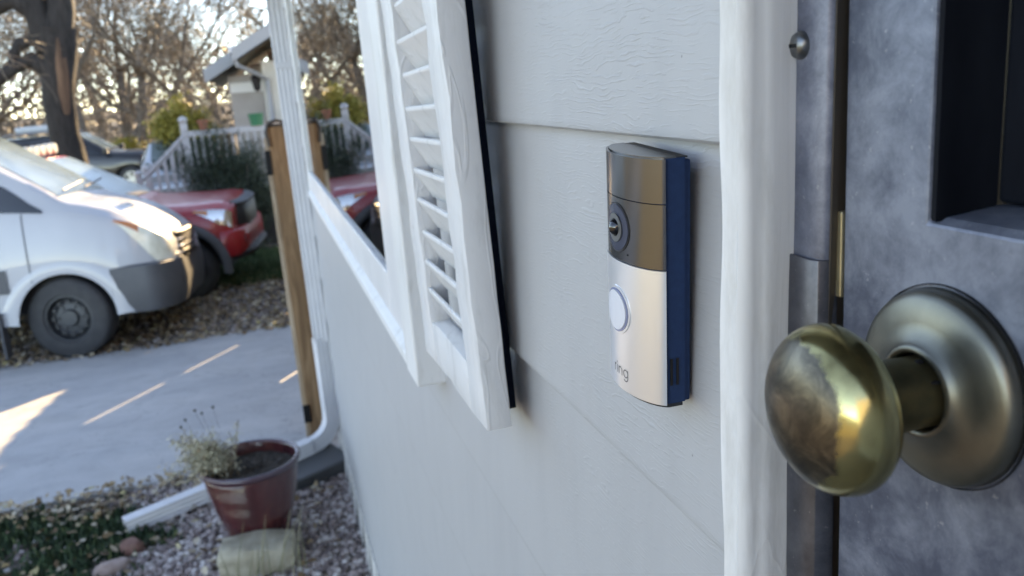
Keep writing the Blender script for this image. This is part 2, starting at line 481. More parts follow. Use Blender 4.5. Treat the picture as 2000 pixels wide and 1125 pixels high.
M['corner_wood'] = wood_material('weathered_brown_edge', (0.05, 0.035, 0.028), (0.13, 0.085, 0.06), (0.24, 0.17, 0.13), scale=2.5)
M['black_iron'] = mat('black_iron', (0.012, 0.012, 0.013), rough=0.5, metal=0.6)
M['dark_strap'] = mat('dark_metal_cap', (0.035, 0.033, 0.034), (0.07, 0.065, 0.065), 30, 0.5, 0.5)
M['concrete'] = concrete_material()
M['soil'] = ground_material()
M['dry_lawn'] = mat('dry_tan_lawn', (0.22, 0.165, 0.075), (0.34, 0.27, 0.14), 1.5, 0.95, bmp=0.5, bscale=30, bdist=0.03)
M['asphalt'] = mat('asphalt', (0.045, 0.045, 0.047), (0.065, 0.065, 0.066), 2, 0.9, bmp=0.3, bscale=120)
M['gravel'] = island_mat('pink_grey_gravel', [(0.0, (0.13, 0.10, 0.10)), (0.3, (0.25, 0.195, 0.185)), (0.55, (0.34, 0.275, 0.265)), (0.8, (0.44, 0.385, 0.37)), (1.0, (0.58, 0.54, 0.52))], 0.85, 0.3)
M['leaf_litter'] = island_mat('dry_leaves', [(0.0, (0.10, 0.055, 0.03)), (0.35, (0.22, 0.14, 0.075)), (0.65, (0.36, 0.26, 0.16)), (0.93, (0.46, 0.40, 0.32)), (1.0, (0.36, 0.28, 0.08))], 0.7)
M['weeds'] = island_mat('green_weeds', [(0.0, (0.018, 0.038, 0.024)), (0.5, (0.035, 0.075, 0.040)), (0.85, (0.06, 0.11, 0.05)), (1.0, (0.12, 0.15, 0.06))], 0.7)
M['grass'] = island_mat('dark_lawn_grass', [(0.0, (0.02, 0.05, 0.02)), (0.6, (0.04, 0.085, 0.03)), (1.0, (0.09, 0.12, 0.045))], 0.7)
M['pot'] = None
M['soil_pot'] = mat('potting_soil', (0.018, 0.014, 0.012), (0.07, 0.055, 0.045), 60, 0.95, bmp=0.9, bscale=110, bdist=0.01)
M['dry_plant'] = island_mat('dry_grey_green_plant', [(0.0, (0.28, 0.25, 0.17)), (0.45, (0.43, 0.395, 0.285)), (0.8, (0.55, 0.51, 0.40)), (1.0, (0.38, 0.24, 0.14))], 0.85)
M['dry_stem'] = mat('dry_stem', (0.20, 0.14, 0.09), rough=0.9)
M['seed_head'] = mat('dark_seed_heads', (0.05, 0.055, 0.04), rough=0.9)
M['grass_stalk'] = island_mat('tan_grass_stalks', [(0.0, (0.11, 0.11, 0.055)), (0.6, (0.20, 0.19, 0.11)), (1.0, (0.30, 0.27, 0.18))], 0.8)
M['sandstone'] = mat('sandstone', (0.27, 0.235, 0.175), (0.40, 0.36, 0.285), 14, 0.9, bmp=0.6, bscale=50, bdist=0.006)
M['red_stone'] = mat('red_sandstone', (0.14, 0.055, 0.042), (0.24, 0.12, 0.095), 20, 0.85, bmp=0.5, bscale=50)
M['white_stone'] = mat('white_quartz', (0.5, 0.48, 0.45), (0.66, 0.64, 0.6), 20, 0.7, bmp=0.3)
M['splash'] = mat('dark_grey_plastic', (0.06, 0.065, 0.07), rough=0.6)
# vehicles
M['van_paint'] = mat('van_white_paint', (0.38, 0.40, 0.43), (0.35, 0.37, 0.40), 1.5, 0.4, coat=0.4)
M['red_paint'] = mat('red_car_paint', (0.36, 0.010, 0.016), rough=0.35, metal=0.0, coat=0.45)
M['black_paint'] = mat('black_car_paint', (0.006, 0.007, 0.009), rough=0.3, coat=0.6, spec=0.4)
M['silver_paint'] = mat('silver_blue_car_paint', (0.30, 0.34, 0.38), rough=0.3, metal=0.6, coat=1.0)
M['grey_trim'] = mat('dark_grey_bumper', (0.055, 0.060, 0.068), (0.075, 0.08, 0.088), 4, 0.55, bmp=0.05)
M['black_trim'] = mat('black_trim', (0.016, 0.017, 0.019), rough=0.55)
M['tyre'] = mat('tyre_rubber', (0.022, 0.023, 0.026), (0.035, 0.036, 0.038), 9, 0.75, bmp=0.2, bscale=50)
M['steel_rim'] = mat('dark_steel_wheel', (0.045, 0.048, 0.052), rough=0.5, metal=0.4)
M['alloy'] = mat('alloy_wheel', (0.42, 0.42, 0.42), rough=0.3, metal=0.85)
M['chrome'] = mat('chrome', (0.75, 0.75, 0.74), rough=0.10, metal=1.0)
M['car_glass'] = mat('car_window_glass', (0.010, 0.013, 0.016), rough=0.03, spec=0.8)
M['windshield'] = mat('windscreen_glass', (0.13, 0.175, 0.18), rough=0.16, spec=0.15)
M['headlight'] = mat('hazed_headlight', (0.62, 0.60, 0.48), (0.78, 0.76, 0.66), 12, 0.3, 0.0, coat=0.6)
M['amber'] = mat('amber_lens', (0.55, 0.15, 0.03), rough=0.2, coat=1.0)
M['seam'] = mat('panel_gap', (0.10, 0.11, 0.12), rough=0.7)
# far things
M['tan_siding'] = mat('tan_siding', (0.33, 0.29, 0.26), (0.37, 0.33, 0.295), 3, 0.7)
M['beige_siding'] = mat('beige_siding', (0.40, 0.38, 0.33), (0.45, 0.43, 0.38), 3, 0.7)
M['far_trim'] = mat('cream_trim', (0.62, 0.60, 0.56), rough=0.6)
M['fascia'] = mat('grey_fascia', (0.22, 0.235, 0.25), rough=0.5)
M['soffit'] = mat('tan_soffit', (0.17, 0.14, 0.10), rough=0.8)
M['shingle'] = mat('grey_shingles', (0.08, 0.078, 0.075), (0.14, 0.135, 0.13), 8, 0.9, bmp=0.4)
M['rail_paint'] = mat('white_rail_paint', (0.38, 0.39, 0.40), (0.30, 0.31, 0.32), 6, 0.5)
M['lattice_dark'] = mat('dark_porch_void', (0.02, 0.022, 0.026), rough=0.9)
M['bark'] = bark_material('dark_rough_bark', (0.010, 0.008, 0.0075), (0.036, 0.030, 0.028))
M['bark_scar'] = mat('bare_orange_wood', (0.075, 0.038, 0.024), (0.16, 0.085, 0.052), 7, 0.85, stretch=(1, 1, 0.2), bmp=0.4)
M['bark_grey'] = bark_material('grey_brown_bark', (0.045, 0.036, 0.030), (0.15, 0.12, 0.10))
M['twig'] = island_mat('bare_twigs', [(0.0, (0.06, 0.046, 0.036)), (0.5, (0.12, 0.096, 0.076)), (0.85, (0.18, 0.15, 0.122)), (1.0, (0.28, 0.24, 0.20))], 0.6, spec=0.5)
M['rust_leaf'] = island_mat('rusty_leaves', [(0.0, (0.10, 0.062, 0.044)), (0.5, (0.165, 0.115, 0.084)), (0.85, (0.23, 0.17, 0.13)), (1.0, (0.34, 0.28, 0.23))], 0.55, spec=0.6)
M['yellow_leaf'] = island_mat('yellow_green_leaves', [(0.0, (0.14, 0.125, 0.022)), (0.5, (0.28, 0.24, 0.05)), (1.0, (0.42, 0.34, 0.09))], 0.6)
M['dark_leaf'] = island_mat('dark_evergreen_leaves', [(0.0, (0.014, 0.024, 0.016)), (0.6, (0.03, 0.048, 0.03)), (1.0, (0.06, 0.085, 0.055))], 0.6)

def pot_material():
    mt, nt, b = new_mat('oxblood_glaze')
    v = coords(nt, (1, 1, 1))
    n1 = noise(nt, coords(nt, (3, 3, 1)), 3, 5, 0.6)
    r_ = ramp(nt, n1, [(0.3, (0.042, 0.009, 0.012)), (0.55, (0.075, 0.015, 0.018)), (0.75, (0.135, 0.042, 0.034))])
    nt.links.new(r_.outputs[0], b.inputs['Base Color'])
    b.inputs['Roughness'].default_value = 0.22
    b.inputs['Coat Weight'].default_value = 0.6; b.inputs['Coat Roughness'].default_value = 0.08
    bump(nt, noise(nt, v, 40), 0.06, 0.002, b)
    return mt
M['pot'] = pot_material()

# ------------------------------------------------------------------ ground, driveway, lawn, street
def ground_sheet(name, x0, x1, y0, y1, mt, lift=0.0, nx=2):
    ys = sorted({y0, y1, *[y for y in GY if y0 < y < y1]})
    b = MB()
    for a, c in zip(ys[:-1], ys[1:]):
        b.quad((x0, a, gz(a)+lift), (x1, a, gz(a)+lift), (x1, c, gz(c)+lift), (x0, c, gz(c)+lift))
    return struct(b.build(name, mt))
ground_sheet('ground', -700, 700, -500, 900, M['soil'])
# driveway: a slab with a rounded near edge standing 2.5 cm proud
b = MB()
for (a, c) in ((4.16, 8.2), (8.2, 8.28)):
    b.add([(-14, a, gz(a)+0.02), (8, a, gz(a)+0.02), (8, c, gz(c)+0.02), (-14, c, gz(c)+0.02),
           (-14, a, gz(a)-0.1), (8, a, gz(a)-0.1), (8, c, gz(c)-0.1), (-14, c, gz(c)-0.1)],
          [(0,1,2,3), (0,4,5,1), (3,2,6,7)])
struct(b.build('driveway', M['concrete']))
ground_sheet('front_lawn', -15, -4.2, -12, 3.9, M['dry_lawn'], 0.006)
ground_sheet('far_lawn', -15, -1.6, 11.8, 60, M['dry_lawn'], 0.006)
ground_sheet('street', -27, -16.5, -120, 260, M['asphalt'], 0.008)
ground_sheet('lawn_across_street', -60, -27.4, -120, 260, M['dry_lawn'], 0.006)

# ------------------------------------------------------------------ the grey house
house = thing('house', 'grey lap sided house wall running beside the camera', 'house', (0.25, 2.2, 0))
WX = 0.1985                      # mean siding plane
P_ = 0.203                       # board exposure
Y0, Y1 = 0.292, 4.18             # boards run from the door trim to the corner
WIN = (1.10, 3.34, 1.412)        # window opening start, end, bottom
xb, xt, th = WX - 0.0052, WX + 0.0045, 0.0105
proto = {}
def board_mb(segs):
    b = MB()
    for (ya, yb, z0, z1) in segs:
        h = P_ + 0.02
        fx = lambda z: xb + (xt - xb) * (z / h)
        b.prism([(fx(z0) + 0.0012, z0), (fx(z0+0.0015), z0+0.0015), (fx(z1), z1), (fx(z1)+th, z1), (fx(z0)+th, z0)], ya, yb, 'y')
    return b
for k in range(-4, 9):
    zb_ = 1.764 - P_ * k
    h = P_ + 0.02
    if k == 8: zb_ += 0.0
    if zb_ >= WIN[2]:
        runs = [[(Y0, WIN[0], 0, h)], [(WIN[1], Y1, 0, h)]]
    elif zb_ + h > WIN[2]:
        runs = [[(Y0, WIN[0], 0, h), (WIN[0], WIN[1], 0, WIN[2]-zb_), (WIN[1], Y1, 0, h)]]
    else:
        runs = [[(Y0, Y1, 0, h)]]
    for segs in runs:
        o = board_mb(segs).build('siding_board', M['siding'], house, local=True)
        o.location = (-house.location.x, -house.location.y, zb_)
# structure behind the siding, gable wall round the corner, roof
b = MB()
b.box(0.214, 0.29, 0.02, 0.30, WIN[0], 2.62); b.box(0.214, WIN[1], 0.02, 0.30, 4.17, 2.62)
b.box(0.214, WIN[0], 0.02, 0.30, WIN[1], WIN[2]); b.box(0.214, WIN[0], 2.52, 0.30, WIN[1], 2.62)
b.build('wall_core', M['sheathing'], house)
b = MB(); b.box(0.30, 4.0, 0.0, 8.8, 4.17, 2.62)
b.prism([(0.30, 2.62), (8.8, 2.62), (4.55, 4.6)], 4.0, 4.17, 'y')
b.build('gable_wall', M['siding'], house)
b = MB(); b.box(-1.9, -1.62, 0.0, 0.214, -1.42, 2.62); b.build('light_block_wall', M['siding'], house)  # unseen wall added behind the camera to darken faces turned towards it
b = MB(); b.box(0.215, -7.0, 0.0, 0.36, -0.75, 2.62); b.build('front_wall', M['siding'], house)
b = MB()
for sgn in (1, -1):
    ax = 4.55
    e = ax - sgn * 4.9
    b.add([(e, -7.4, 2.46), (ax, -7.4, 4.75), (ax, 4.55, 4.75), (e, 4.55, 2.46),
           (e, -7.4, 2.60), (ax, -7.4, 4.89), (ax, 4.55, 4.89), (e, 4.55, 2.60)],
          [(0,1,2,3), (4,7,6,5), (0,4,5,1), (3,2,6,7), (0,3,7,4)])
b.build('roof', M['shingle'], house)
# peeling pale foundation edge along the gravel
b = MB()
N = 60
for i in range(N):
    a, c = 0.9 + (Y1-0.9)*i/N, 0.9 + (Y1-0.9)*(i+1)/N
    h = 0.135
    x0a = 0.180 - 0.006*math.sin(i*1.7) - 0.004*random.random()
    b.add([(x0a, a, -0.02), (0.207, a, -0.02), (0.207, a, h), (0.19, a, h+0.004*random.random()), (x0a, c, -0.02), (0.207, c, -0.02), (0.207, c, h), (0.19, c, h)],
          [(0,3,7,4), (3,2,6,7)])
b.build('foundation_edge', paint_material('peeling_foundation_paint', (0.55, 0.54, 0.52), (0.22, 0.20, 0.18), 0.8, (6, 6, 6), 1.0), house)
# weathered brown corner strip behind the downspout
b = MB()
prev = None
for i in range(40):
    z = 0.12 + i * 0.0635
    y = 4.135 + 0.008*math.sin(i*0.9) + 0.005*random.random()
    cur = [(0.184, y, z), (0.184, 4.215, z), (0.206, 4.215, z), (0.206, y, z)]
    if prev:
        o_ = len(b.v); b.v += prev + cur
        b.f += [(o_, o_+1, o_+5, o_+4), (o_+1, o_+2, o_+6, o_+5), (o_+3, o_, o_+4, o_+7)]
    prev = cur
b.build('corner_strip', M['corner_wood'], house)

# window: casing, sash, glass, dim room
win = MB()
CF = 0.157
win.box(CF, 1.055, 1.410, 0.206, 1.135, 2.6)                       # near casing
window = win.build('window', M['white_paint'], house, bevel=0.003)
b = MB(); b.box(0.165, 3.30, 1.44, 0.206, 3.37, 2.6); b.build('casing', M['white_paint'], window, bevel=0.003)
b = MB(); b.prism([(CF+0.002, 1.412), (CF+0.002, 1.428), (CF+0.014, 1.438), (0.206, 1.441), (0.206, 1.412)], 1.1355, 3.3695, 'y')
b.build('sill', M['white_paint'], window, bevel=0.002)
b = MB()
b.box(0.168, 1.1355, 1.4415, 0.190, 1.325, 2.55)
b.box(0.168, 1.3255, 1.4415, 0.190, 3.2995, 1.512)
b.build('sash', M['sash'], window, bevel=0.003)
b = MB(); b.box(0.1755, 1.326, 1.5125, 0.1795, 3.2985, 2.55); b.build('pane', M['glass'], window)
b = MB()
x0, x1, ya, yb, z0, z1 = 0.31, 2.2, 1.0, 3.45, 1.3, 2.6
b.quad((x1,ya,z0),(x1,yb,z0),(x1,yb,z1),(x1,ya,z1)); b.quad((x0,ya,z0),(x1,ya,z0),(x1,ya,z1),(x0,ya,z1)); b.quad((x0,yb,z0),(x1,yb,z0),(x1,yb,z1),(x0,yb,z1))
b.quad((x0,ya,z0),(x1,ya,z0),(x1,yb,z0),(x0,yb,z0)); b.quad((x0,ya,z1),(x1,ya,z1),(x1,yb,z1),(x0,yb,z1))
b.build('room', M['room'], house)

# louvred shutter: leans a touch off the wall at the top
sh = bpy.data.objects.new('shutter', None); COL.objects.link(sh); sh.parent = house
SB = 1.5022
sh.scale = (0.95, 0.95, 0.95)
sh.location = (0.1785 - house.location.x, 0.668 - house.location.y, SB - house.location.z)
sh.rotation_euler = (R(-1.2), R(-1.2), 0)
TH = 0.0245
def rough_bar(y0, y1, z0, z1, x0=-TH, x1=0.0, step=0.03, amp=0.0012, long='z'):
    """a painted bar with slightly wandering edges"""
    b_ = MB()
    n = max(2, int(abs((z1-z0) if long == 'z' else (y1-y0))/step))
    rings = []
    for i in range(n+1):
        t = i/n
        j = lambda: random.uniform(-amp, amp)
        if long == 'z':
            z = z0+(z1-z0)*t
            rings.append([(x0+j(), y0+j(), z), (x0+j(), y1+j(), z), (x1, y1, z), (x1, y0+j(), z)])
        else:
            y = y0+(y1-y0)*t
            rings.append([(x0+j(), y, z0+j()), (x0+j(), y, z1+j()), (x1, y, z1), (x1, y, z0)])
    vs_ = [p for r_ in rings for p in r_]
    fs_ = [(i*4+k, i*4+(k+1) % 4, i*4+4+(k+1) % 4, i*4+4+k) for i in range(n) for k in range(4)]
    fs_ += [(0,1,2,3), tuple(range(n*4, n*4+4))]
    b_.add(vs_, fs_)
    return b_
MB().box(0.0005, 0.040, 0.002, 0.0165, 0.060, 1.118).build('gap_shade_strip', mat('gap_shade_dark', (0.009, 0.015, 0.028), rough=0.9, spec=0.1), sh, local=True)  # near-black strip standing in for the shade between shutter and siding
rough_bar(0, 0.058, 0, 1.12).build('stile', M['shutter_paint'], sh, smooth=40, bevel=0.002, local=True)
rough_bar(0.228, 0.286, 0, 1.12).build('stile', M['shutter_paint'], sh, smooth=40, bevel=0.002, local=True)
rough_bar(0.0582, 0.2278, 0.0, 0.052, -TH+0.001, long='y').build('rail', M['shutter_paint'], sh, smooth=40, bevel=0.002, local=True)
rough_bar(0.0582, 0.2278, 1.06, 1.12, -TH+0.001, long='y').build('rail', M['shutter_paint'], sh, smooth=40, bevel=0.002, local=True)
sb = MB(); L = 0.0375
def slat_mb():
    # the slats slope down into the shutter: lip in front and highest
    return MB().prism([(-TH+0.0026, 0.0285), (-TH+0.0030, 0.0322), (-TH+0.0060, 0.0332), (-0.001, 0.0020), (-0.0035, -0.0035)], 0.0583, 0.2277, 'y')
slat0 = None
for i in range(29):
    z = 0.0585 + 0.0345*i
    if z > 1.02: break
    if slat0 is None:
        slat0 = slat_mb().build('slat', M['shutter_paint'], sh, bevel=0.0010, local=True); o = slat0
    else:
        o = slat0.copy(); COL.objects.link(o); o.parent = sh
    o.location = (0, 0, z)
    o.rotation_euler = (random.uniform(-0.010, 0.010), random.uniform(-0.04, 0.04), 0)

# ------------------------------------------------------------------ door trim and door
trim = MB()
prof = [(0.206, 0.318), (0.185, 0.3165), (0.1812, 0.3150), (0.1822, 0.3110), (0.1900, 0.3055), (0.1885, 0.3022), (0.1790, 0.2985), (0.1765, 0.2945),
        (0.1780, 0.2915), (0.1815, 0.2903), (0.1845, 0.2907), (0.1862, 0.2897), (0.1900, 0.2893), (0.206, 0.2910)]
n = len(prof); zs = np.linspace(-0.80, 0.75, 150)
rings = []
for i, z in enumerate(zs):
    dl = 0.0009*math.sin(z*31) + 0.0006*math.sin(z*77+1)
    rings.append([(p[0] + (0.0004*math.sin(z*53+q) if 0 < q < n-1 else 0), p[1] + (dl if 0 < q < 6 else 0.25*dl), z) for q, p in enumerate(prof)])
trim.add([p for r_ in rings for p in r_], [(i*n+k, i*n+(k+1) % n, (i+1)*n+(k+1) % n, (i+1)*n+k) for i in range(len(zs)-1) for k in range(n)])
# the opening leans by about a degree
door_trim = trim.build('door_trim', M['white_paint'], house, smooth=50, local=True)
door_trim.location = (0 - house.location.x, 0 - house.location.y, 1.60)
door_trim.rotation_euler = (R(1.1), 0, 0)
tag_z = 1.8
door = thing('front_door', 'weathered dark grey metal door with round brass knob beside white trim', 'door', (0.205, 0.0, 1.65))
DX = 0.2065
dloc = Vector(door.location)
# jamb (facing the street) with rolled inner edge
b = MB()
b.prism([(0.2005, 0.2990), (0.1998, 0.2965), (0.1998, 0.2750), (0.2012, 0.2723), (0.2040, 0.2713), (0.2250, 0.2713), (0.2250, 0.2990)], 1.2, 2.35, 'z')
jamb = b.build('door_frame', M['frame'], door, smooth=50)
jamb.rotation_euler = (R(1.05), 0, 0)
b = MB(); b.box(0.2030, 0.2703, 1.2, 0.2250, 0.27122, 2.35); e = b.build('frame_edge', M['frame_dark'], jamb, local=False); 
b = MB(); b.box(0.2265, 0.250, 1.2, 0.232, 0.2985, 2.35); b.build('gasket', M['black_gap'], jamb)
# screw in the jamb
b = MB(); b.lathe([(0.0001, -0.0036), (0.0022, -0.0035), (0.0042, -0.0026), (0.0051, -0.0010), (0.0053, 0.0)], 28, 'x', (0.1998, 0.2866, 1.798))
scr = b.build('screw', M['steel'], jamb, smooth=60)
b = MB(); b.box(0.1960, 0.2846, 1.7973, 0.1975, 0.2925, 1.7987); b.build('screw_slot', M['black_gap'], jamb)
# leaf with recessed light
YR, ZR = 0.2243, 1.7435
YE = 0.2662
leaf = MB()
ch = 0.0015
leaf.prism([(YE, 0.66), (YE, 2.6), (YR, 2.6), (YR, ZR), (-0.55, ZR), (-0.55, 0.66)], DX, DX+0.03, 'x')
lf = leaf.build('door_leaf', M['door'], door, bevel=0.0012)
b = MB()
b.prism([(DX+0.0005, YR+0.001), (DX+0.002, YR-0.0012), (DX+0.0245, YR-0.0035), (DX+0.034, YR+0.001)], ZR-0.002, 2.6, 'z')
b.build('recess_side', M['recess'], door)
b = MB(); b.prism([(DX+0.0012, ZR), (DX+0.004, ZR+0.0015), (DX+0.030, ZR+0.0035), (DX+0.034, ZR)], -0.55, YR-0.0037, 'y')
b.build('recess_ledge', M['door'], door)
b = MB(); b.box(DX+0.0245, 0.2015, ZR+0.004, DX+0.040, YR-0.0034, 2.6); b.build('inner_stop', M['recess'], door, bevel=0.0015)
b = MB(); b.box(DX+0.0402, -0.5, ZR-0.02, DX+0.045, 0.21, 2.6); b.build('door_glass', M['door_glass'], door)
b = MB()
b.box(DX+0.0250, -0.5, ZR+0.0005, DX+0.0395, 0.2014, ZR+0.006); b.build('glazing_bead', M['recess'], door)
b = MB(); b.box(DX+0.030, -0.5, ZR+0.0095, DX+0.0398, 0.2010, ZR+0.0135); b.build('bead_strip', mat('tan_bead', (0.19, 0.165, 0.13), rough=0.6), door)
b = MB()
for yy in (0.1975, 0.1945, 0.1915):
    b.box(DX+0.033, yy-0.0010, ZR+0.014, DX+0.0398, yy+0.0008, 2.6)
b.build('glazing_channel', M['recess'], door)
# latch bolt and strike lip
b = MB(); b.box(0.2058, 0.2664, 1.7080, 0.2230, 0.2700, 1.7415); b.build('latch_bolt', M['brass'], door, bevel=0.0006)
b = MB()
b.prism([(0.1986, 0.2903), (0.1978, 0.2893), (0.1978, 0.2746), (0.1992, 0.2716), (0.2020, 0.2700), (0.2065, 0.2690), (0.2065, 0.2705), (0.2028, 0.2716), (0.2004, 0.2730), (0.1993, 0.2753), (0.1993, 0.2903)], 1.42, 1.7227, 'z')
b.build('strike_lip', door_metal('strike_patina', (0.07, 0.072, 0.085), (0.115, 0.12, 0.14), (0.17, 0.175, 0.20), (0.3, 0.42), 20, 0.7), door, bevel=0.0004, smooth=50)

# knob: rosette, neck, egg shaped head (axis along x)
KY, KZ = 0.2145, 1.6895
knob = bpy.data.objects.new('door_knob', None); COL.objects.link(knob); knob.parent = door
knob.location = Vector((DX, KY, KZ)) - dloc
b = MB()
rp = [(0.0, -0.0115)] if False else []
rp = [(0.0128, -0.0040), (0.0129, -0.0105), (0.0134, -0.0120), (0.0146, -0.0124), (0.0158, -0.0114), (0.0176, -0.0096), (0.0230, -0.0084), (0.0270, -0.0077), (0.0300, -0.0066),
      (0.0320, -0.0058), (0.0330, -0.0040), (0.0334, -0.0020), (0.0334, -0.0004)]
b.lathe(rp, 72, 'x'); b.build('rosette', M['rosette'], knob, smooth=180, local=True)
b = MB(); b.lathe([(0.0344, -0.0014), (0.0346, -0.0002), (0.0335, 0.0004)], 60, 'x'); b.build('rosette_gasket', M['black_gap'], knob, smooth=180, local=True)
b = MB(); b.lathe([(0.0129, -0.006), (0.0118, -0.007)], 40, 'x'); b.build('collar_gap', M['black_gap'], knob, smooth=180, local=True)
b = MB(); b.lathe([(0.0119, 0.0), (0.0119, -0.0150), (0.0122, -0.0195), (0.0128, -0.0260), (0.0150, -0.0300)], 48, 'x'); nk = b.build('neck', M['neck'], knob, smooth=60, local=True)
b = MB()
for a in (0.62, 1.35):
    d_ = Vector((0, math.cos(a+math.pi), math.sin(a))) * 0.01175
    b.lathe([(0.0001, 0.0004), (0.0014, 0.0003), (0.0017, -0.0002)], 14, 'z', (-0.0125, d_.y, d_.z))
b.build('set_hole', M['black_gap'], knob, smooth=180, local=True)
b = MB()
hp = []
for i in range(41):
    a = math.pi * i / 40
    r_ = 0.0278 * math.sin(a) ** 0.86 if 0 < i < 40 else 0.0001
    x = math.cos(a)
    ax_ = 0.0128 if x > 0 else 0.0160
    hp.append((max(r_, 0.0001), x * ax_))
b.lathe(hp, 72, 'x')
kh = b.build('knob_head', M['knob'], knob, smooth=180, local=True); kh.location = (-0.0432, 0, 0)

# ------------------------------------------------------------------ the doorbell
BW, BH, BD, BS = 0.0615, 0.1275, 0.0252, 0.0128
bell = thing('video_doorbell', 'slim video doorbell with bronze top, silver lower plate and round button on grey siding', 'doorbell', (0.1945, 0.3968, 1.6325))
bell.rotation_euler = (R(3.3), 0, 0)
def arc_depth(u):
    """front depth (out of the wall) across the width, u in -1..1"""
    return BS + (BD - BS) * (1 - abs(u) ** 2.0) ** 0.62
US = [math.sin(t) for t in np.linspace(-math.pi/2, math.pi/2, 49)]
def bell_prism(z0, z1, off=0.0, u0=-1, u1=1, back=0.003, ins=0.0):
    """front skin between u0 and u1; off lifts it outward"""
    us = [u for u in US if u0 < u < u1]; us = [u0] + us + [u1]
    pts = [(-(arc_depth(u*0.999) - ins) - off, u * (BW/2 - ins + off * abs(u))) for u in us]
    pts = [(-back, pts[0][1])] + pts + [(-back, pts[-1][1])]
    b_ = MB(); b_.prism(pts, z0, z1, 'z'); return b_
b = bell_prism(0.0018, BH - 0.0005, -0.0006, back=0.004)
b.build('housing', M['navy'], bell, smooth=35, local=True)
b = MB(); b.prism([(0.0, -0.0285), (-0.0045, -0.0285), (-0.0045, 0.0285), (0.0, 0.0285)], 0.001, BH-0.002, 'z'); b.build('mounting_plate', M['navy'], bell, bevel=0.001, local=True)
b = bell_prism(0.0, 0.0018, -0.0003, back=0.0055); b.build('base_cap', M['black_plastic'], bell, smooth=35, local=True)
def bell_skin(z0, z1, off, u0, u1, th_=0.0012):
    """curved plate of thickness th_ following the front"""
    us = [u for u in US if u0 < u < u1]; us = [u0] + us + [u1]
    def P(u, o_):
        d0, d1 = arc_depth(max(-1, u-0.01)), arc_depth(min(1, u+0.01))
        y = u*BW/2
        nx, ny = -1.0, -(d1-d0)/((min(1,u+0.01)-max(-1,u-0.01))*BW/2) * -1
        # normal of curve (-d(u), y): outward
        t = Vector((-(d1-d0), (min(1,u+0.01)-max(-1,u-0.01))*BW/2)); t.normalize()
        nrm = Vector((-t.y, t.x))
        return (-arc_depth(u) + nrm.x*o_, y + nrm.y*o_)
    outer = [P(u, off+th_) for u in us]; inner = [P(u, off) for u in us][::-1]
    b_ = MB(); b_.prism(outer + inner, z0, z1, 'z'); return b_
ZC = BH - 0.0545
bell_skin(ZC + 0.0002, BH - 0.0222, 0.0, -0.985, 0.985).build('camera_cover', M['bronze_satin'], bell, smooth=35, local=True)
bell_skin(BH - 0.0217, BH - 0.0006, 0.0, -0.985, 0.985).build('battery_cover', M['bronze_satin'], bell, smooth=35, local=True)
bell_skin(0.0019, ZC - 0.0003, 0.0004, -0.985, 0.985, 0.0014).build('faceplate', M['silver_satin'], bell, smooth=35, local=True)
# top lid with its fine seam
us = [-0.97] + [u for u in US if -0.97 < u < 0.97] + [0.97]
b = MB(); b.prism([(-0.0085, -0.97*BW/2)] + [(-(arc_depth(u)-0.0003), u*BW/2*0.985) for u in us] + [(-0.0085, 0.97*BW/2)], BH-0.0008, BH+0.0002, 'z')
b.build('top_lid', M['bronze_satin'], bell, local=True)
b = MB(); b.prism([(-0.0025, -0.96*BW/2), (-0.0080, -0.97*BW/2), (-0.0080, 0.97*BW/2), (-0.0025, 0.96*BW/2)], BH-0.0008, BH-0.0001, 'z')
b.build('top_rear_cover', M['black_plastic'], bell, local=True)
def plate_at(y, z, o_=0.0):
    return (-arc_depth(y/(BW/2)) - o_, y, z)
def disc_on_face(rad, z, lift, n=48, dome=0.0, rings=6, skirt=0.0035, inner=0.0):
    """disc (or ring) that follows the curved front, with a skirt back into it"""
    b_ = MB(); vs_ = []; fs_ = []
    rr = [inner + (rad-inner) * i / rings for i in range(rings+1)]
    for r_ in rr:
        for k in range(n):
            a = 2*math.pi*k/n
            y, zz = r_*math.cos(a), z + r_*math.sin(a)
            p = plate_at(y, zz, lift + dome*(1-(r_/rad)**2))
            vs_.append(p)
    for k in range(n):
        a = 2*math.pi*k/n
        p = plate_at(rad*math.cos(a), z+rad*math.sin(a), lift - skirt); vs_.append(p)
    for i in range(rings+1):
        fs_ += [(i*n+k, i*n+(k+1) % n, (i+1)*n+(k+1) % n, (i+1)*n+k) for k in range(n)]
    b_.add(vs_, fs_); return b_
ZL = BH - 0.0375
disc_on_face(0.0128, ZL, 0.0016).build('lens_recess', M['black_plastic'], bell, smooth=50, local=True)
disc_on_face(0.0120, ZL, 0.0019, inner=0.0072, rings=3).build('lens_bezel', M['lens_ring'], bell, smooth=50, local=True)
disc_on_face(0.0074, ZL, 0.0026, inner=0.0046, rings=3).build('lens_ring', M['steel'], bell, smooth=50, local=True)
b = MB(); b.lathe([(0.0001, -0.0050), (0.0016, -0.0047), (0.0031, -0.0038), (0.0041, -0.0025), (0.0047, -0.0005), (0.0048, 0.002)], 40, 'x', (-BD-0.0006, 0, ZL))
b.build('lens', M['lens_glass'], bell, smooth=180, local=True)
b = MB(); b.lathe([(0.0001, -0.0002), (0.0005, -0.0002), (0.0006, 0.0006)], 12, 'x', plate_at(-0.0105, ZC+0.0045, 0.0013)); b.build('microphone_hole', M['black_gap'], bell, local=True)
ZBt = 0.0460
disc_on_face(0.0130, ZBt, 0.0024).build('button_bezel', M['silver_satin'], bell, smooth=50, local=True)
disc_on_face(0.0117, ZBt, 0.0028).build('button_light_ring', M['button_ring'], bell, smooth=50, local=True)
disc_on_face(0.0106, ZBt, 0.0033, dome=0.0003).build('button', M['button_face'], bell, smooth=50, local=True)
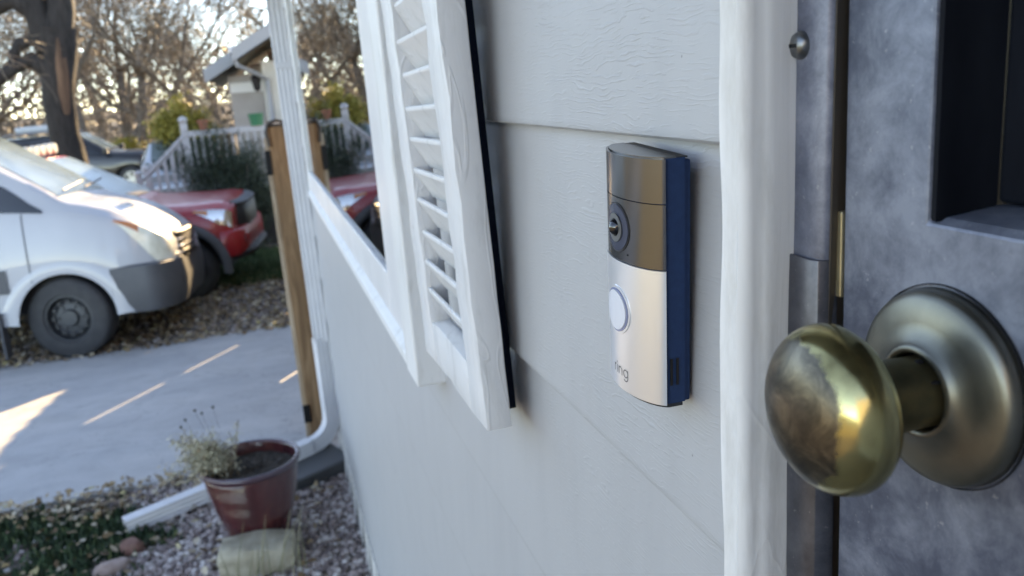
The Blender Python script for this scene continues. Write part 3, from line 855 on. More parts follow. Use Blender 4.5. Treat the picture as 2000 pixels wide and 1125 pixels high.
# vents in the near side
b = MB()
for xx in (-0.0085, -0.0118):
    b.box(xx-0.0007, -BW/2+0.0002, 0.0120, xx+0.0007, -BW/2-0.00015+0.0006*0, 0.0265)
b.build('side_vent', M['black_gap'], bell, local=True)
# lettering r i n g : thin round strokes lying on the plate
def arc(cx, cz, r_, a0, a1, n=12):
    return [(cx + r_*math.cos(R(a0+(a1-a0)*i/n)), cz + r_*math.sin(R(a0+(a1-a0)*i/n))) for i in range(n+1)]
XH, T_ = 0.0044, 0.00062
strokes = []
strokes.append([(0, 0), (0, XH)]); strokes.append([(0, XH-0.0019)] + arc(0.0018, XH-0.0018, 0.0018, 178, 95, 6))
strokes.append([(0.0036, 0), (0.0036, XH)]); strokes.append([(0.0036, XH+0.0014), (0.0036, XH+0.0021)])
strokes.append([(0.0058, 0), (0.0058, XH)]); strokes.append([(0.0058, XH-0.0019)] + arc(0.0077, XH-0.0019, 0.0019, 180, 0, 10) + [(0.0096, 0)])
strokes.append(arc(0.0139, XH-0.0022, 0.0022, 0, 360, 22)); strokes.append([(0.0161, XH), (0.0161, 0.0)] + arc(0.0139, -0.0001, 0.0022, 0, -140, 10))
lw = 0.0161
lb = MB()
for st in strokes:
    # resample so the ribbon follows the curve
    for (a0, c0), (a1, c1) in zip(st[:-1], st[1:]):
        k_ = max(1, int(math.hypot(a1-a0, c1-c0)/0.0012))
        dx, dz = a1-a0, c1-c0; L_ = math.hypot(dx, dz) or 1
        ox, oz = -dz/L_*T_/2, dx/L_*T_/2; ex, ez = dx/L_*T_*0.35, dz/L_*T_*0.35
        for q in range(k_):
            t0, t1 = q/k_, (q+1)/k_
            ax_, az_ = a0+dx*t0-ex, c0+dz*t0-ez; bx_, bz_ = a0+dx*t1+ex, c0+dz*t1+ez
            # text reads left to right when facing the wall: local +y is the viewer's left
            f_ = lambda x, z: plate_at(lw/2*0.92 - x*0.92 - 0.0022, 0.0100 + z*0.95, 0.00200)
            lb.quad(f_(ax_-ox, az_-oz), f_(bx_-ox, bz_-oz), f_(bx_+ox, bz_+oz), f_(ax_+ox, az_+oz))
lb.build('lettering', M['logo'], bell, local=True)

# ------------------------------------------------------------------ downspout, post, fence
dsp = thing('downspout', 'white ribbed metal downspout down the house corner and along the gravel', 'downspout', (0.16, 4.06, 0))
def ribbed_section(w, d, n=7):
    """outline of a fluted rectangular pipe, w across, d deep (centre 0,0)"""
    pts = []
    for (a, b_) in (((-w/2, -d/2), (w/2, -d/2)), ((w/2, -d/2), (w/2, d/2)), ((w/2, d/2), (-w/2, d/2)), ((-w/2, d/2), (-w/2, -d/2))):
        nx, ny = (b_[1]-a[1]), -(b_[0]-a[0]); L_ = math.hypot(nx, ny); nx /= L_; ny /= L_
        for i in range(n):
            t = (i+0.25)/n
            off = -0.0022 if i % 2 else 0.0
            for tt in (t, t+0.5/n):
                pts.append((a[0]+(b_[0]-a[0])*tt + nx*off, a[1]+(b_[1]-a[1])*tt + ny*off))
    return pts
def sweep(path, sec, up=Vector((0, 1, 0))):
    """sweep section (u across, v along 'up') along path"""
    rings = []
    path = [Vector(p) for p in path]
    for i, p in enumerate(path):
        t = (path[min(i+1, len(path)-1)] - path[max(i-1, 0)]).normalized()
        w = up - t*up.dot(t); w.normalize(); u = w.cross(t)
        rings.append([tuple(p + u*a + w*c) for a, c in sec])
    n_ = len(sec); b_ = MB()
    b_.add([q for r_ in rings for q in r_], [(i*n_+k, i*n_+(k+1) % n_, (i+1)*n_+(k+1) % n_, (i+1)*n_+k) for i in range(len(path)-1) for k in range(n_)])
    return b_
sec = ribbed_section(0.074, 0.05)
dx_, dy_ = 0.160, 4.075
sweep([(dx_, dy_, 2.5), (dx_, dy_, 1.92)], sec).build('pipe', M['gutter'], dsp)
sec2 = ribbed_section(0.071, 0.047)
sweep([(dx_, dy_, 1.95), (dx_, dy_, 0.62)], sec2).build('pipe', M['gutter'], dsp)
# elbow turning towards the street and the long foot lying on the stones
pth = [(dx_, dy_, 0.64), (dx_, dy_, 0.30)]
d2 = Vector((-0.93, -0.36, 0)).normalized()
for a in range(0, 91, 9):
    q = 0.13
    pth.append(Vector((dx_, dy_, 0.24)) + d2*(q*(1-math.cos(R(a)))) + Vector((0, 0, -q*math.sin(R(a)))))
sweep(pth, sec, up=Vector((-0.36, 0.93, 0)).normalized()).build('elbow', M['gutter'], dsp, smooth=40)
e0 = Vector(pth[-1]); e1 = Vector((-0.44, 3.83, 0.062)); e2 = Vector((-0.78, 3.68, 0.045))
sweep([e0, e0*0.5+e1*0.5, e1, e2], ribbed_section(0.072, 0.062), up=Vector((-0.36, 0.93, 0)).normalized()).build('extension', M['gutter'], dsp)
b = MB()
sq = [(0.037, -0.033), (0.037, 0.033), (-0.037, 0.033), (-0.037, -0.033)]
for (p, t) in ((e1, 0.012),):
    dd = (e2 - e0).normalized()
    bb_ = sweep([p - dd*t, p + dd*t], [(a*1.04, c*1.04) for a, c in sq], up=Vector((-0.36, 0.93, 0)).normalized())
    b.add(bb_.v, bb_.f)
b.build('joint_band', M['gutter'], dsp)
b = MB(); b.box(dx_-0.038, dy_-0.0265, 1.915, dx_+0.038, dy_+0.0265, 1.945); b.build('joint_band', M['gutter'], dsp, bevel=0.002)
sb_ = MB(); sb_.prism([(-0.22, 0.0), (-0.20, 0.055), (0.14, 0.085), (0.16, 0.0)], -0.12, 0.12, 'y')
spl = sb_.build('splash_block', M['splash'], None, bevel=0.01, local=True)
spl.location = (0.05, 3.93, 0.0); spl.rotation_euler = (0, 0, R(21))
tag(spl, 'dark grey splash block under the downspout elbow behind the pot', 'splash block')

post = thing('wooden_post', 'brown cedar gate post with dark metal cap beside the downspout', 'post', (0.095, 4.42, 0))
b = MB()
b.prism([(0.050, 4.375), (0.142, 4.375), (0.142, 4.465), (0.050, 4.465)], -0.05, 1.655, 'z')
b.build('shaft', M['cedar'], post, bevel=0.006)
b = MB(); b.tube([(0.055, 4.368, 1.56), (0.045, 4.366, 1.63), (0.06, 4.366, 1.672), (0.10, 4.366, 1.682), (0.142, 4.366, 1.672), (0.149, 4.366, 1.60)], 0.010, 6)
b.box(0.046, 4.37, 1.6555, 0.146, 4.47, 1.668)
b.build('cap', M['dark_strap'], post)
b = MB(); b.box(0.030, 4.40, -0.02, 0.0495, 4.44, 1.60); b.build('side_strip', wood_material('pale_cedar', (0.26, 0.18, 0.12), (0.38, 0.28, 0.2), (0.5, 0.39, 0.3)), post, bevel=0.003)
b = MB(); b.box(0.026, 4.368, 1.42, 0.052, 4.374, 1.54); b.build('latch_plate', M['black_iron'], post)
b = MB(); b.box(0.030, 4.362, 0.10, 0.066, 4.374, 0.20); b.build('hinge', M['black_iron'], post, bevel=0.003)

# unseen board fence behind the house corner, gaps cut to cast the sun streaks
fence = thing('board_fence', 'tall brown board fence unseen behind the house corner, gaps shaped for the sun streaks', 'fence', (0.62, 7.5, -0.3))
def fboard(ya, yb, z0, z1, ya2=None, yb2=None, x=0.60):
    ya2 = ya if ya2 is None else ya2; yb2 = yb if yb2 is None else yb2
    b_ = MB(); b_.prism([(ya, z0), (yb, z0), (yb2, z1), (ya2, z1)], x, x+0.018, 'x')
    return b_.build('fence_board', M['fence_wood'], fence)
def ftop(y):
    return float(np.interp(y, [4, 10.1, 10.3, 11.6, 12], [1.78, 1.82, 1.81, 1.63, 1.60]))
k = 0; y = 4.24
while y < 11.62:
    yb = min(y + 0.145, 11.62)
    x = 0.60 + 0.02*(k % 2)
    bot, top = gz(y) - 0.05, ftop(y)
    ov = 0.006
    if y <= 5.5 < yb:
        fboard(y-ov, yb+ov, bot, 0.36, x=x); fboard(y-ov, yb+ov, 0.49, top, x=x)
        fboard(y-ov, 5.46, 0.36, 0.49, x=x); fboard(5.55, max(yb+ov, 5.6), 0.36, 0.49, x=x)
    elif 7.10 < y < 7.74:
        pass
    elif 9.40 < y < 9.99:
        pass
    else:
        fboard(y-ov, yb+ov, bot, top, x=x)
    y = yb; k += 1
fboard(7.125, 7.262, -0.4, 1.78); fboard(7.2625, 7.35, -0.4, 0.20); fboard(7.2625, 7.35, 0.43, 1.78)
fboard(7.3505, 7.745, -0.4, 0.165); fboard(7.3505, 7.745, 0.24, 1.78); fboard(7.7455, 7.875, -0.45, 1.78)
# the two leaning boards either side of the long slit (slit from z .58 to 1.51)
fboard(9.32, 9.880, -0.5, 1.82, 9.32, 9.440, 0.60); fboard(9.955, 10.06, -0.5, 1.82, 9.515, 10.06, 0.60)
b = MB(); b.box(0.6385, 4.24, 0.985, 0.676, 11.62, 1.085); b.build('fence_rail', M['fence_wood'], fence)
b = MB(); b.box(0.6385, 4.24, 1.51, 0.676, 10.9, 1.60); b.build('fence_rail', M['fence_wood'], fence)
b = MB(); b.box(0.6385, 9.3, 0.30, 0.676, 10.0, 0.56); b.build('fence_rail', M['fence_wood'], fence)
b = MB(); b.box(0.6385, 9.35, 1.60, 0.66, 10.0, 1.8); b.build('fence_rail', M['fence_wood'], fence)

# ------------------------------------------------------------------ pot, stone, stalks, ground cover
PX, PY = -0.215, 3.40
pot = thing('plant_pot', 'oxblood glazed pot full of soil beside the house wall', 'plant pot', (PX, PY, 0.0))
prof = [(0.001, 0.0), (0.108, 0.0), (0.116, 0.010), (0.135, 0.10), (0.158, 0.19), (0.176, 0.265), (0.187, 0.325)]
pp = []
for i, (r_, z) in enumerate(prof): pp.append((r_, z))
# turned rings on the wall
fine = [(0.001, 0.0), (0.106, 0.0), (0.115, 0.008)]
for i in range(101):
    z = 0.012 + (0.335-0.012)*i/100
    r_ = float(np.interp(z, [p[1] for p in prof[1:]], [p[0] for p in prof[1:]]))
    r_ += 0.0035*math.sin(math.pi*min(1, z/0.33))
    if z > 0.14: r_ += 0.0018*math.sin(z*2*math.pi/0.0135)
    fine.append((r_, z))
fine += [(0.192, 0.340), (0.199, 0.347), (0.202, 0.356), (0.200, 0.365), (0.193, 0.369), (0.186, 0.366), (0.181, 0.355), (0.176, 0.30), (0.170, 0.25)]
b = MB(); b.lathe(fine, 72); b.build('pot_wall', M['pot'], pot, smooth=180, local=True)
b = MB(); b.lathe([(0.199, 0.3465), (0.2035, 0.356), (0.2012, 0.3668), (0.193, 0.3708), (0.1855, 0.3675)], 72)
b.build('rim', mat('dark_glaze_rim', (0.05, 0.028, 0.045), (0.09, 0.05, 0.06), 10, 0.25, coat=0.5), pot, smooth=180, local=True)
b = MB()
vs_ = []; nr, na = 8, 40
for i in range(nr+1):
    for k in range(na):
        a = 2*math.pi*k/na; r_ = 0.1755*i/nr
        vs_.append((r_*math.cos(a), r_*math.sin(a), 0.318 + random.uniform(-0.006, 0.008)))
b.add(vs_, [(i*na+k, i*na+(k+1) % na, (i+1)*na+(k+1) % na, (i+1)*na+k) for i in range(nr) for k in range(na)])
b.build('soil', M['soil_pot'], pot, local=True)

plant = thing('dried_plant', 'dry grey green bushy plant growing out of the red pot', 'plant', (PX-0.05, PY, 0.318))
stems = MB(); tips = []
for i in range(34):
    base = Vector((random.gauss(-0.035, 0.02), random.gauss(0, 0.03), 0))
    ax_ = Vector((random.gauss(-0.115, 0.05), random.gauss(0, 0.055), random.uniform(0.07, 0.19)))
    if i in (0, 1): ax_ = Vector((0.035 + 0.012*i, 0, 0.20 + 0.01*i))
    mid = base + ax_*0.5 + Vector((random.gauss(0, .012), random.gauss(0, .012), 0.015))
    end = base + ax_
    stems.tube([base, mid, end], [0.0022, 0.0016, 0.0008], 4)
    tips.append((base, mid, end, i))
stems.build('stem', M['dry_stem'], plant, local=True)
pos = []; dirs = []
for base, mid, end, i in tips:
    for q in range(130 if i > 1 else 40):
        t = random.uniform(0.35, 1.0)
        p = base.lerp(mid, t*2) if t < .5 else mid.lerp(end, t*2-1)
        s_ = 0.016 if i > 1 else 0.008
        pos.append(p + Vector((random.gauss(0, s_), random.gauss(0, s_), random.gauss(0, s_))))
pos = np.array([tuple(p) for p in pos])
lq = [(-0.5, 0, 0), (0, -0.16, 0.06), (0.5, 0, 0.02), (0, 0.16, 0.06)]
V, F = scatter(lq, [(0,1,2,3)], pos, rotmats(len(pos)), rng.uniform(0.009, 0.024, len(pos)))
stuff(npmesh('leaves', V, F, M['dry_plant'], plant))
b = MB()
for (x, y, z) in ((-0.165, 0.0, 0.262), (-0.125, 0.01, 0.29), (-0.185, 0.0, 0.235), (-0.055, 0.0, 0.295), (-0.10, 0.0, 0.278)):
    b.lathe([(0.0003, -0.006), (0.005, -0.003), (0.006, 0.0), (0.004, 0.005), (0.0003, 0.006)], 8, 'z', (x, y, z))
    b.tube([(x*0.8, y, z-0.09), (x, y, z-0.005)], 0.0006, 3)
b.build('seed_head', M['seed_head'], plant, local=True)

def rock(name, loc, size, mt, label, seed, rotz=0.0, sub=3, cat='stone', block=0.0):
    rnd = random.Random(seed)
    bm = bmesh.new()
    bmesh.ops.create_icosphere(bm, subdivisions=sub, radius=1)
    offs = [(Vector((rnd.gauss(0,1), rnd.gauss(0,1), rnd.gauss(0,1))).normalized(), rnd.uniform(0.62, 0.95)) for _ in range(9)]
    for v in bm.verts:
        if block:
            c = max(abs(v.co.x), abs(v.co.y), abs(v.co.z))
            v.co = v.co.lerp(v.co / c, block)
        else:
            for n_, d in offs:
                e_ = v.co.dot(n_) - d
                if e_ > 0: v.co -= n_*e_*0.85
        v.co *= 1 + rnd.uniform(-0.012, 0.012)
        v.co.x *= size[0]; v.co.y *= size[1]; v.co.z *= size[2]
    me = bpy.data.meshes.new(name); bm.to_mesh(me); bm.free()
    o = link(name, me, mt, None, 50)
    o.location = loc; o.rotation_euler = (0, 0, rotz)
    tag(o, label, cat)
    return o
rock('stone_block', (-0.225, 3.175, 0.06), (0.148, 0.085, 0.062), M['sandstone'], 'pale tan sandstone block on the gravel in front of the red pot', 3, R(-6), block=0.88)
rock('red_rock', (-0.735, 3.52, 0.02), (0.06, 0.05, 0.045), M['red_stone'], 'dark red rock at the mouth of the downspout extension', 5, cat='rock')
rock('pink_rock', (-0.80, 3.40, 0.01), (0.075, 0.05, 0.04), mat('pink_granite', (0.30, 0.20, 0.17), (0.42, 0.31, 0.28), 20, 0.8), 'flat pinkish rock in the weeds near the extension mouth', 8, 0.5, cat='rock')
rock('pale_stone', (-0.965, 3.22, 0.03), (0.036, 0.033, 0.03), M['white_stone'], 'round white stone lying in the green weeds', 9)

stk = MB()
rr = random.Random(4)
for i in range(15):
    x = rr.uniform(-0.34, -0.03); y = rr.uniform(2.98, 3.08)
    h = rr.uniform(0.10, 0.30); ln = rr.gauss(0.03, 0.05)
    stk.tube([(x, y, 0), (x+ln*0.35, y, h*0.5), (x+ln, y+0.02, h)], [0.0022, 0.0018, 0.0007], 4)
tall = stk.build('dry_grass_stalks', M['grass_stalk'])
tag(tall, 'thin dry grass stalks rising in front of the tan sandstone block', 'grass')

ico = bmesh.new(); bmesh.ops.create_icosphere(ico, subdivisions=1, radius=1)
IV = np.array([tuple(v.co) for v in ico.verts]); IF = np.array([[v.index for v in f.verts] for f in ico.faces]); ico.free()
def in_weeds(x, y):
    """weeds fill the lower left, gravel the rest"""
    e_ = -0.74 + 0.11*math.sin(y*9) + 0.07*math.sin(y*23+1)
    return x < e_
def scatter_stones(n, x0, x1, y0, y1, smin, smax, keep, name, mt, flat=0.6, lift=0.3):
    pos = []; scl = []
    while len(pos) < n:
        x, y = rng.uniform(x0, x1), rng.uniform(y0, y1)
        if not keep(x, y): continue
        s_ = smin + (smax-smin)*rng.uniform(0, 1)**2.2
        pos.append((x, y, gz(y) + s_*lift)); scl.append((s_*rng.uniform(.8, 1.3), s_*rng.uniform(.7, 1.05), s_*rng.uniform(.5, .85)))
    V, F = scatter(IV * rng.uniform(.82, 1.12, (12,1)), IF, np.array(pos), rotmats(n, 0.5), np.array(scl))
    V += rng.normal(0, smin*0.10, V.shape)
    return npmesh(name, V, F, mt)
kp = lambda x, y: not in_weeds(x, y) or rng.random() < 0.10
gr = scatter_stones(9500, -1.3, 0.19, 2.55, 4.15, 0.007, 0.021, kp, 'gravel', M['gravel'])
stuff(gr, 'pinkish grey crushed gravel along the foot of the wall', 'gravel')
gr2 = scatter_stones(9000, -4.5, 1.5, 8.3, 10.9, 0.010, 0.028, lambda x, y: True, 'gravel_strip', M['gravel'])
stuff(gr2, 'grey gravel strip under the van and truck', 'gravel')

leafq = [(-0.5, 0, 0.0), (-0.15, -0.3, 0.09), (0.3, -0.2, 0.04), (0.55, 0, 0.10), (0.3, 0.2, 0.06), (-0.15, 0.3, 0.11)]
leaff = [(0,1,2,3),(0,3,4,5)]
def leaves(n, fn, smin, smax, name, mt, tilt=0.5):
    pos = np.array([fn() for _ in range(n)])
    V, F = scatter(leafq, leaff, pos, rotmats(n, tilt), rng.uniform(smin, smax, n))
    return npmesh(name, V, F, mt)
def near_leaf():
    while True:
        x, y = rng.uniform(-1.5, 0.1), rng.uniform(2.9, 4.2)
        w = 1.0 if y > 3.93 + 0.1*math.sin(x*8) else (0.16 if in_weeds(x, y) else 0.10)
        if rng.random() < w: return (x, y, 0.02 + rng.uniform(0, 0.025))
stuff(leaves(900, near_leaf, 0.02, 0.05, 'fallen_leaves', M['leaf_litter']), 'dry tan leaves fallen along the driveway edge and weeds', 'leaves')
def strip_leaf():
    y = rng.uniform(8.15, 11.2)
    return (rng.uniform(-5, 1.2), y, gz(y) + 0.02 + rng.uniform(0, 0.03))
stuff(leaves(9000, strip_leaf, 0.025, 0.075, 'leaf_litter', M['leaf_litter']), 'brown leaf litter under the parked van and truck', 'leaves')
def drive_leaf():
    y = 4.2 + abs(rng.normal(0, 0.12)) if rng.random() < .6 else 8.2 - abs(rng.normal(0, 0.15))
    return (rng.uniform(-2.6, 0.4), y, gz(y) + 0.03)
stuff(leaves(40, drive_leaf, 0.02, 0.04, 'scattered_leaves', M['leaf_litter'], 0.3), 'few dry leaves lying on the concrete driveway', 'leaves')
# green weeds: small leafy tufts
def tufts(n, fn, name, mt, hmin, hmax, spread=0.05, per=14, wid=0.16):
    pos = []; scl = []
    for i in range(n):
        x, y, z = fn()
        for j in range(per):
            pos.append((x+rng.normal(0, spread), y+rng.normal(0, spread), z)); scl.append(rng.uniform(hmin, hmax))
    pos = np.array(pos); scl = np.array(scl)
    blade = [(-wid/2, 0, 0), (wid/2, 0, 0), (wid*0.35, 0.18, 0.6), (0.0, 0.42, 1.0)]
    V, F = scatter(blade, [(0,1,2,3)], pos, rotmats(len(pos), 0.45), scl)
    return npmesh(name, V, F, mt)
def weed_pos():
    while True:
        x, y = rng.uniform(-1.7, -0.5), rng.uniform(2.6, 4.08)
        if in_weeds(x + rng.normal(0, .05), y) and math.sin(x*7+1)*math.sin(y*9)+rng.normal(0, .5) > -0.35 and (y < 3.92 or rng.random() < .25): return (x, y, 0.0)
stuff(tufts(900, weed_pos, 'weeds', M['weeds'], 0.02, 0.055, 0.035, 16, 0.34), 'low green weeds growing through the stones by the driveway', 'weeds')
def grass_pos():
    x, y = rng.uniform(-1.1, 0.5), rng.uniform(10.6, 12.9); return (x, y, gz(y))
stuff(tufts(1500, grass_pos, 'grass', M['grass'], 0.05, 0.11, 0.06, 12, 0.08), 'shaded green grass patch in front of the red pickup', 'grass')

# ------------------------------------------------------------------ vehicles
class Body:
    """lofted car body; x forward, y left; tables give the section at each x"""
    def __init__(s, T, arches, sill):
        s.T = T; s.arches = arches; s.sill = sill
        s.xs = [r_[0] for r_ in T]
    def col(s, i, x): return float(np.interp(x, s.xs, [r_[i] for r_ in s.T]))
    def zb(s, x):
        z = s.col(6, x) if len(s.T[0]) > 6 else s.sill
        for (xc, zc, r_) in s.arches:
            if abs(x-xc) < r_: z = max(z, zc + math.sqrt(r_*r_-(x-xc)**2))
        return z
    def pt(s, x, t, side=-1, off=0.0):
        """t 0..1 from sill to roof centre"""
        hw, zbelt, hwb, wt, zt = (s.col(i, x) for i in (1, 2, 3, 4, 5))
        zb = s.zb(x)
        crown = 0.022
        def raw(t):
            if t < 0.4:
                q = t/0.4; z = zb + (zbelt-zb)*q
                bulge = math.sin(math.pi*min(1, max(0, (z-s.sill)/(zbelt-s.sill+1e-6))))*0.02
                w = hw*(1-q**3) + hwb*q**3 + bulge
                return (w, z)
            if t < 0.7:
                q = (t-0.4)/0.3
                return (hwb + (wt-hwb)*q, zbelt + (zt-crown-zbelt)*q)
            q = (t-0.7)/0.3
            return (wt*(1-q), zt - crown*(1-q)**2)
        e_ = 0.03
        a, c = raw(max(0, t-e_)), raw(min(1, t+e_)); p0 = raw(t)
        p = ((a[0]+c[0]+2*p0[0])/4, (a[1]+c[1]+2*p0[1])/4) if e_ < t < 1-e_ else p0
        tx, tz = c[0]-a[0], c[1]-a[1]; L_ = math.hypot(tx, tz) or 1
        n_ = (tz/L_, -tx/L_)
        w, z = p[0]+n_[0]*off, p[1]+n_[1]*off
        return (x, side*w, z)
    def shell(s, x0, x1, step=0.045, nt=22):
        n_ = int((x1-x0)/step)+1
        X = [x0+(x1-x0)*i/n_ for i in range(n_+1)]
        ts = [i/nt for i in range(nt+1)]
        b_ = MB(); rows = []
        for x in X:
            rows.append([s.pt(x, t, -1) for t in ts] + [s.pt(x, t, 1) for t in ts[::-1][1:]])
        m_ = len(rows[0])
        b_.add([p for r_ in rows for p in r_], [(i*m_+k, i*m_+k+1, (i+1)*m_+k+1, (i+1)*m_+k) for i in range(n_) for k in range(m_-1)]
               + [tuple(range(n_*m_, n_*m_+m_)), tuple(range(m_))[::-1]])
        return b_
    def patch(s, x0, x1, lo, hi, side=-1, off=0.006, nx=14, nt=6):
        b_ = MB(); rows = []
        for i in range(nx+1):
            x = x0+(x1-x0)*i/nx
            a = lo(x) if callable(lo) else lo; c = hi(x) if callable(hi) else hi
            rows.append([s.pt(x, a+(c-a)*k/nt, side, off) for k in range(nt+1)])
        m_ = nt+1
        b_.add([p for r_ in rows for p in r_], [(i*m_+k, i*m_+k+1, (i+1)*m_+k+1, (i+1)*m_+k) for i in range(nx) for k in range(nt)])
        return b_
    def top(s, x0, x1, t0, off=0.006, nx=12, nt=8):
        b_ = MB(); rows = []
        for i in range(nx+1):
            x = x0+(x1-x0)*i/nx; a = t0(x) if callable(t0) else t0
            r_ = [s.pt(x, a+(1-a)*k/nt, -1, off) for k in range(nt+1)]
            rows.append(r_ + [(p[0], -p[1], p[2]) for p in r_[::-1][1:]])
        m_ = len(rows[0])
        b_.add([p for r_ in rows for p in r_], [(i*m_+k, i*m_+k+1, (i+1)*m_+k+1, (i+1)*m_+k) for i in range(nx) for k in range(m_-1)])
        return b_
def nose_path(hw, xf, x_back, rcorn=0.4, n=8):
    """plan outline round the nose from right to left"""
    pts = [(x_back, -hw)]
    for i in range(n+1):
        a = math.pi/2*i/n
        pts.append((xf-rcorn*0.55+rcorn*0.55*math.sin(a), -(hw-rcorn) - rcorn*math.cos(a)))
    return pts + [(x, -y) for x, y in pts[::-1]]
def band(path, z0, z1, th_=0.06, bulge=0.02):
    """upright band (bumper) following a plan path"""
    b_ = MB(); rows = []
    P = [Vector((x, y, 0)) for x, y in path]
    for i, p in enumerate(P):
        t = (P[min(i+1, len(P)-1)]-P[max(i-1, 0)]).normalized(); n_ = Vector((t.y, -t.x, 0))
        prof = [(-th_, z0), (0, z0), (bulge*.7, z0+(z1-z0)*.2), (bulge, z0+(z1-z0)*.55), (bulge*.4, z1-0.02), (-0.02, z1), (-th_, z1)]
        rows.append([tuple(p + n_*o_ + Vector((0, 0, z))) for o_, z in prof])
    m_ = len(rows[0])
    b_.add([p for r_ in rows for p in r_], [(i*m_+k, i*m_+(k+1) % m_, (i+1)*m_+(k+1) % m_, (i+1)*m_+k) for i in range(len(P)-1) for k in range(m_)] + [tuple(range(m_)), tuple(range((len(P)-1)*m_, len(P)*m_))[::-1]])
    return b_
def wheel(parent, x, side, hw, rad, width, rim_r, steer, rim_mat, spokes=0, holes=8):
    w = bpy.data.objects.new('wheel', None); COL.objects.link(w); w.parent = parent
    w.location = (x, side*(hw-width/2), rad); w.rotation_euler = (0, 0, steer)
    s_ = side
    h = width/2
    b_ = MB(); b_.lathe([(rim_r*0.98, -h*0.8), (rim_r*1.05, -h), (rad*0.9, -h), (rad*0.975, -h*0.85), (rad, -h*0.6), (rad, h*0.6), (rad*0.975, h*0.85), (rad*0.9, h), (rim_r*1.05, h), (rim_r*0.98, h*0.8)], 48, 'y')
    b_.build('tyre', M['tyre'], w, smooth=50, local=True)
    b_ = MB()
    f_ = s_*h
    b_.lathe([(rim_r*1.0, f_*0.85), (rim_r*0.93, f_*0.86), (rim_r*0.88, f_*0.6), (rim_r*0.86, f_*0.1)], 40, 'y')
    if spokes:
        b_.lathe([(0.001, f_*0.62), (rim_r*0.24, f_*0.60), (rim_r*0.28, f_*0.4)], 20, 'y')
        for q in range(spokes):
            a = 2*math.pi*q/spokes
            ca, sa = math.cos(a), math.sin(a)
            pts = []
            for (r_, ww) in ((rim_r*0.2, rim_r*0.13), (rim_r*0.9, rim_r*0.2)):
                for sg in (-1, 1):
                    for dep in (f_*0.62, f_*0.35):
                        pts.append((ca*r_-sa*ww*sg, dep, sa*r_+ca*ww*sg))
            b_.add(pts, [(0,1,3,2), (4,6,7,5), (0,2,6,4), (1,5,7,3), (0,4,5,1), (2,3,7,6)])
    else:
        b_.lathe([(0.001, f_*0.78), (rim_r*0.32, f_*0.76), (rim_r*0.38, f_*0.5), (rim_r*0.62, f_*0.45), (rim_r*0.70, f_*0.60), (rim_r*0.84, f_*0.35), (rim_r*0.88, f_*0.3)], 40, 'y')
    b_.build('rim', rim_mat, w, smooth=40, local=True)
    b_ = MB()
    if spokes:
        b_.lathe([(0.001, f_*0.05), (rim_r*0.86, f_*0.05)], 32, 'y')
    else:
        for q in range(holes):
            a = 2*math.pi*q/holes
            b_.lathe([(0.0005, f_*0.585), (rim_r*0.085, f_*0.585), (rim_r*0.09, f_*0.4)], 10, 'y', (rim_r*0.71*math.cos(a), 0.004*s_, rim_r*0.71*math.sin(a)))
            a += 0.3
        for q in range(6):
            a = 2*math.pi*q/6
            b_.lathe([(0.0005, f_*0.60), (rim_r*0.05, f_*0.58), (rim_r*0.06, f_*0.4)], 8, 'y', (rim_r*0.5*math.cos(a), 0, rim_r*0.5*math.sin(a)))
    stuff(b_.build('rim_hole', M['black_trim'], w, local=True))
    return w
def vehicle(name, label, cat, loc, rotz):
    v = thing(name, label, cat, loc, rotz)
    return v
def innards(v, x0, x1, hw, z0, z1):
    b_ = MB(); b_.box(x0, -hw, z0, x1, hw, z1); b_.build('underbody', M['black_trim'], v, local=True)

# --- white cargo van
van = vehicle('cargo_van', 'white cargo van with dark grey bumper parked nose out beside the driveway', 'van', (-1.76, 9.17, -0.40), R(-6))
van.rotation_euler = (R(-3.5), 0, R(-5)); van.location.z = -0.445
VT = [  # x, hw, zbelt, hwbelt, wtop, ztop
    (-5.0, .96, 1.45, .95, .80, 2.60), (-2.0, .97, 1.42, .955, .80, 2.60), (-1.6, .97, 1.40, .955, .79, 2.52), (-1.2, .975, 1.39, .955, .79, 2.32), (-0.83, .975, 1.38, .955, .81, 2.08),
    (-0.36, .975, 1.36, .95, .84, 1.765), (-0.10, .975, 1.335, .95, .86, 1.585), (0.06, .975, 1.32, .95, .87, 1.462), (0.12, .973, 1.315, .945, .87, 1.43), (0.30, .965, 1.28, .93, .82, 1.385), (0.47, .955, 1.22, .91, .78, 1.325), (0.62, .93, 1.16, .88, .73, 1.245),
    (0.77, .88, 1.07, .82, .66, 1.14), (0.86, .80, 1.0, .74, .60, 1.06), (0.915, .71, .89, .65, .52, .96)]
vb = Body(VT, [(0.0, 0.375, 0.415), (-3.4, 0.375, 0.415)], 0.43)
vb.shell(-5.0, 0.915, 0.035).build('body', M['van_paint'], van, smooth=45, local=True)
innards(van, -4.9, 0.55, 0.72, 0.42, 1.2)
for xw, st in ((0.0, R(-10)), (-3.4, 0)):
    for sd in (-1, 1): wheel(van, xw, sd, 0.965, 0.375, 0.235, 0.215, st, M['steel_rim'], 0, 12)
vb.top(0.04, -1.45, 0.735, 0.008).build('windscreen', M['windshield'], van, smooth=60, local=True)
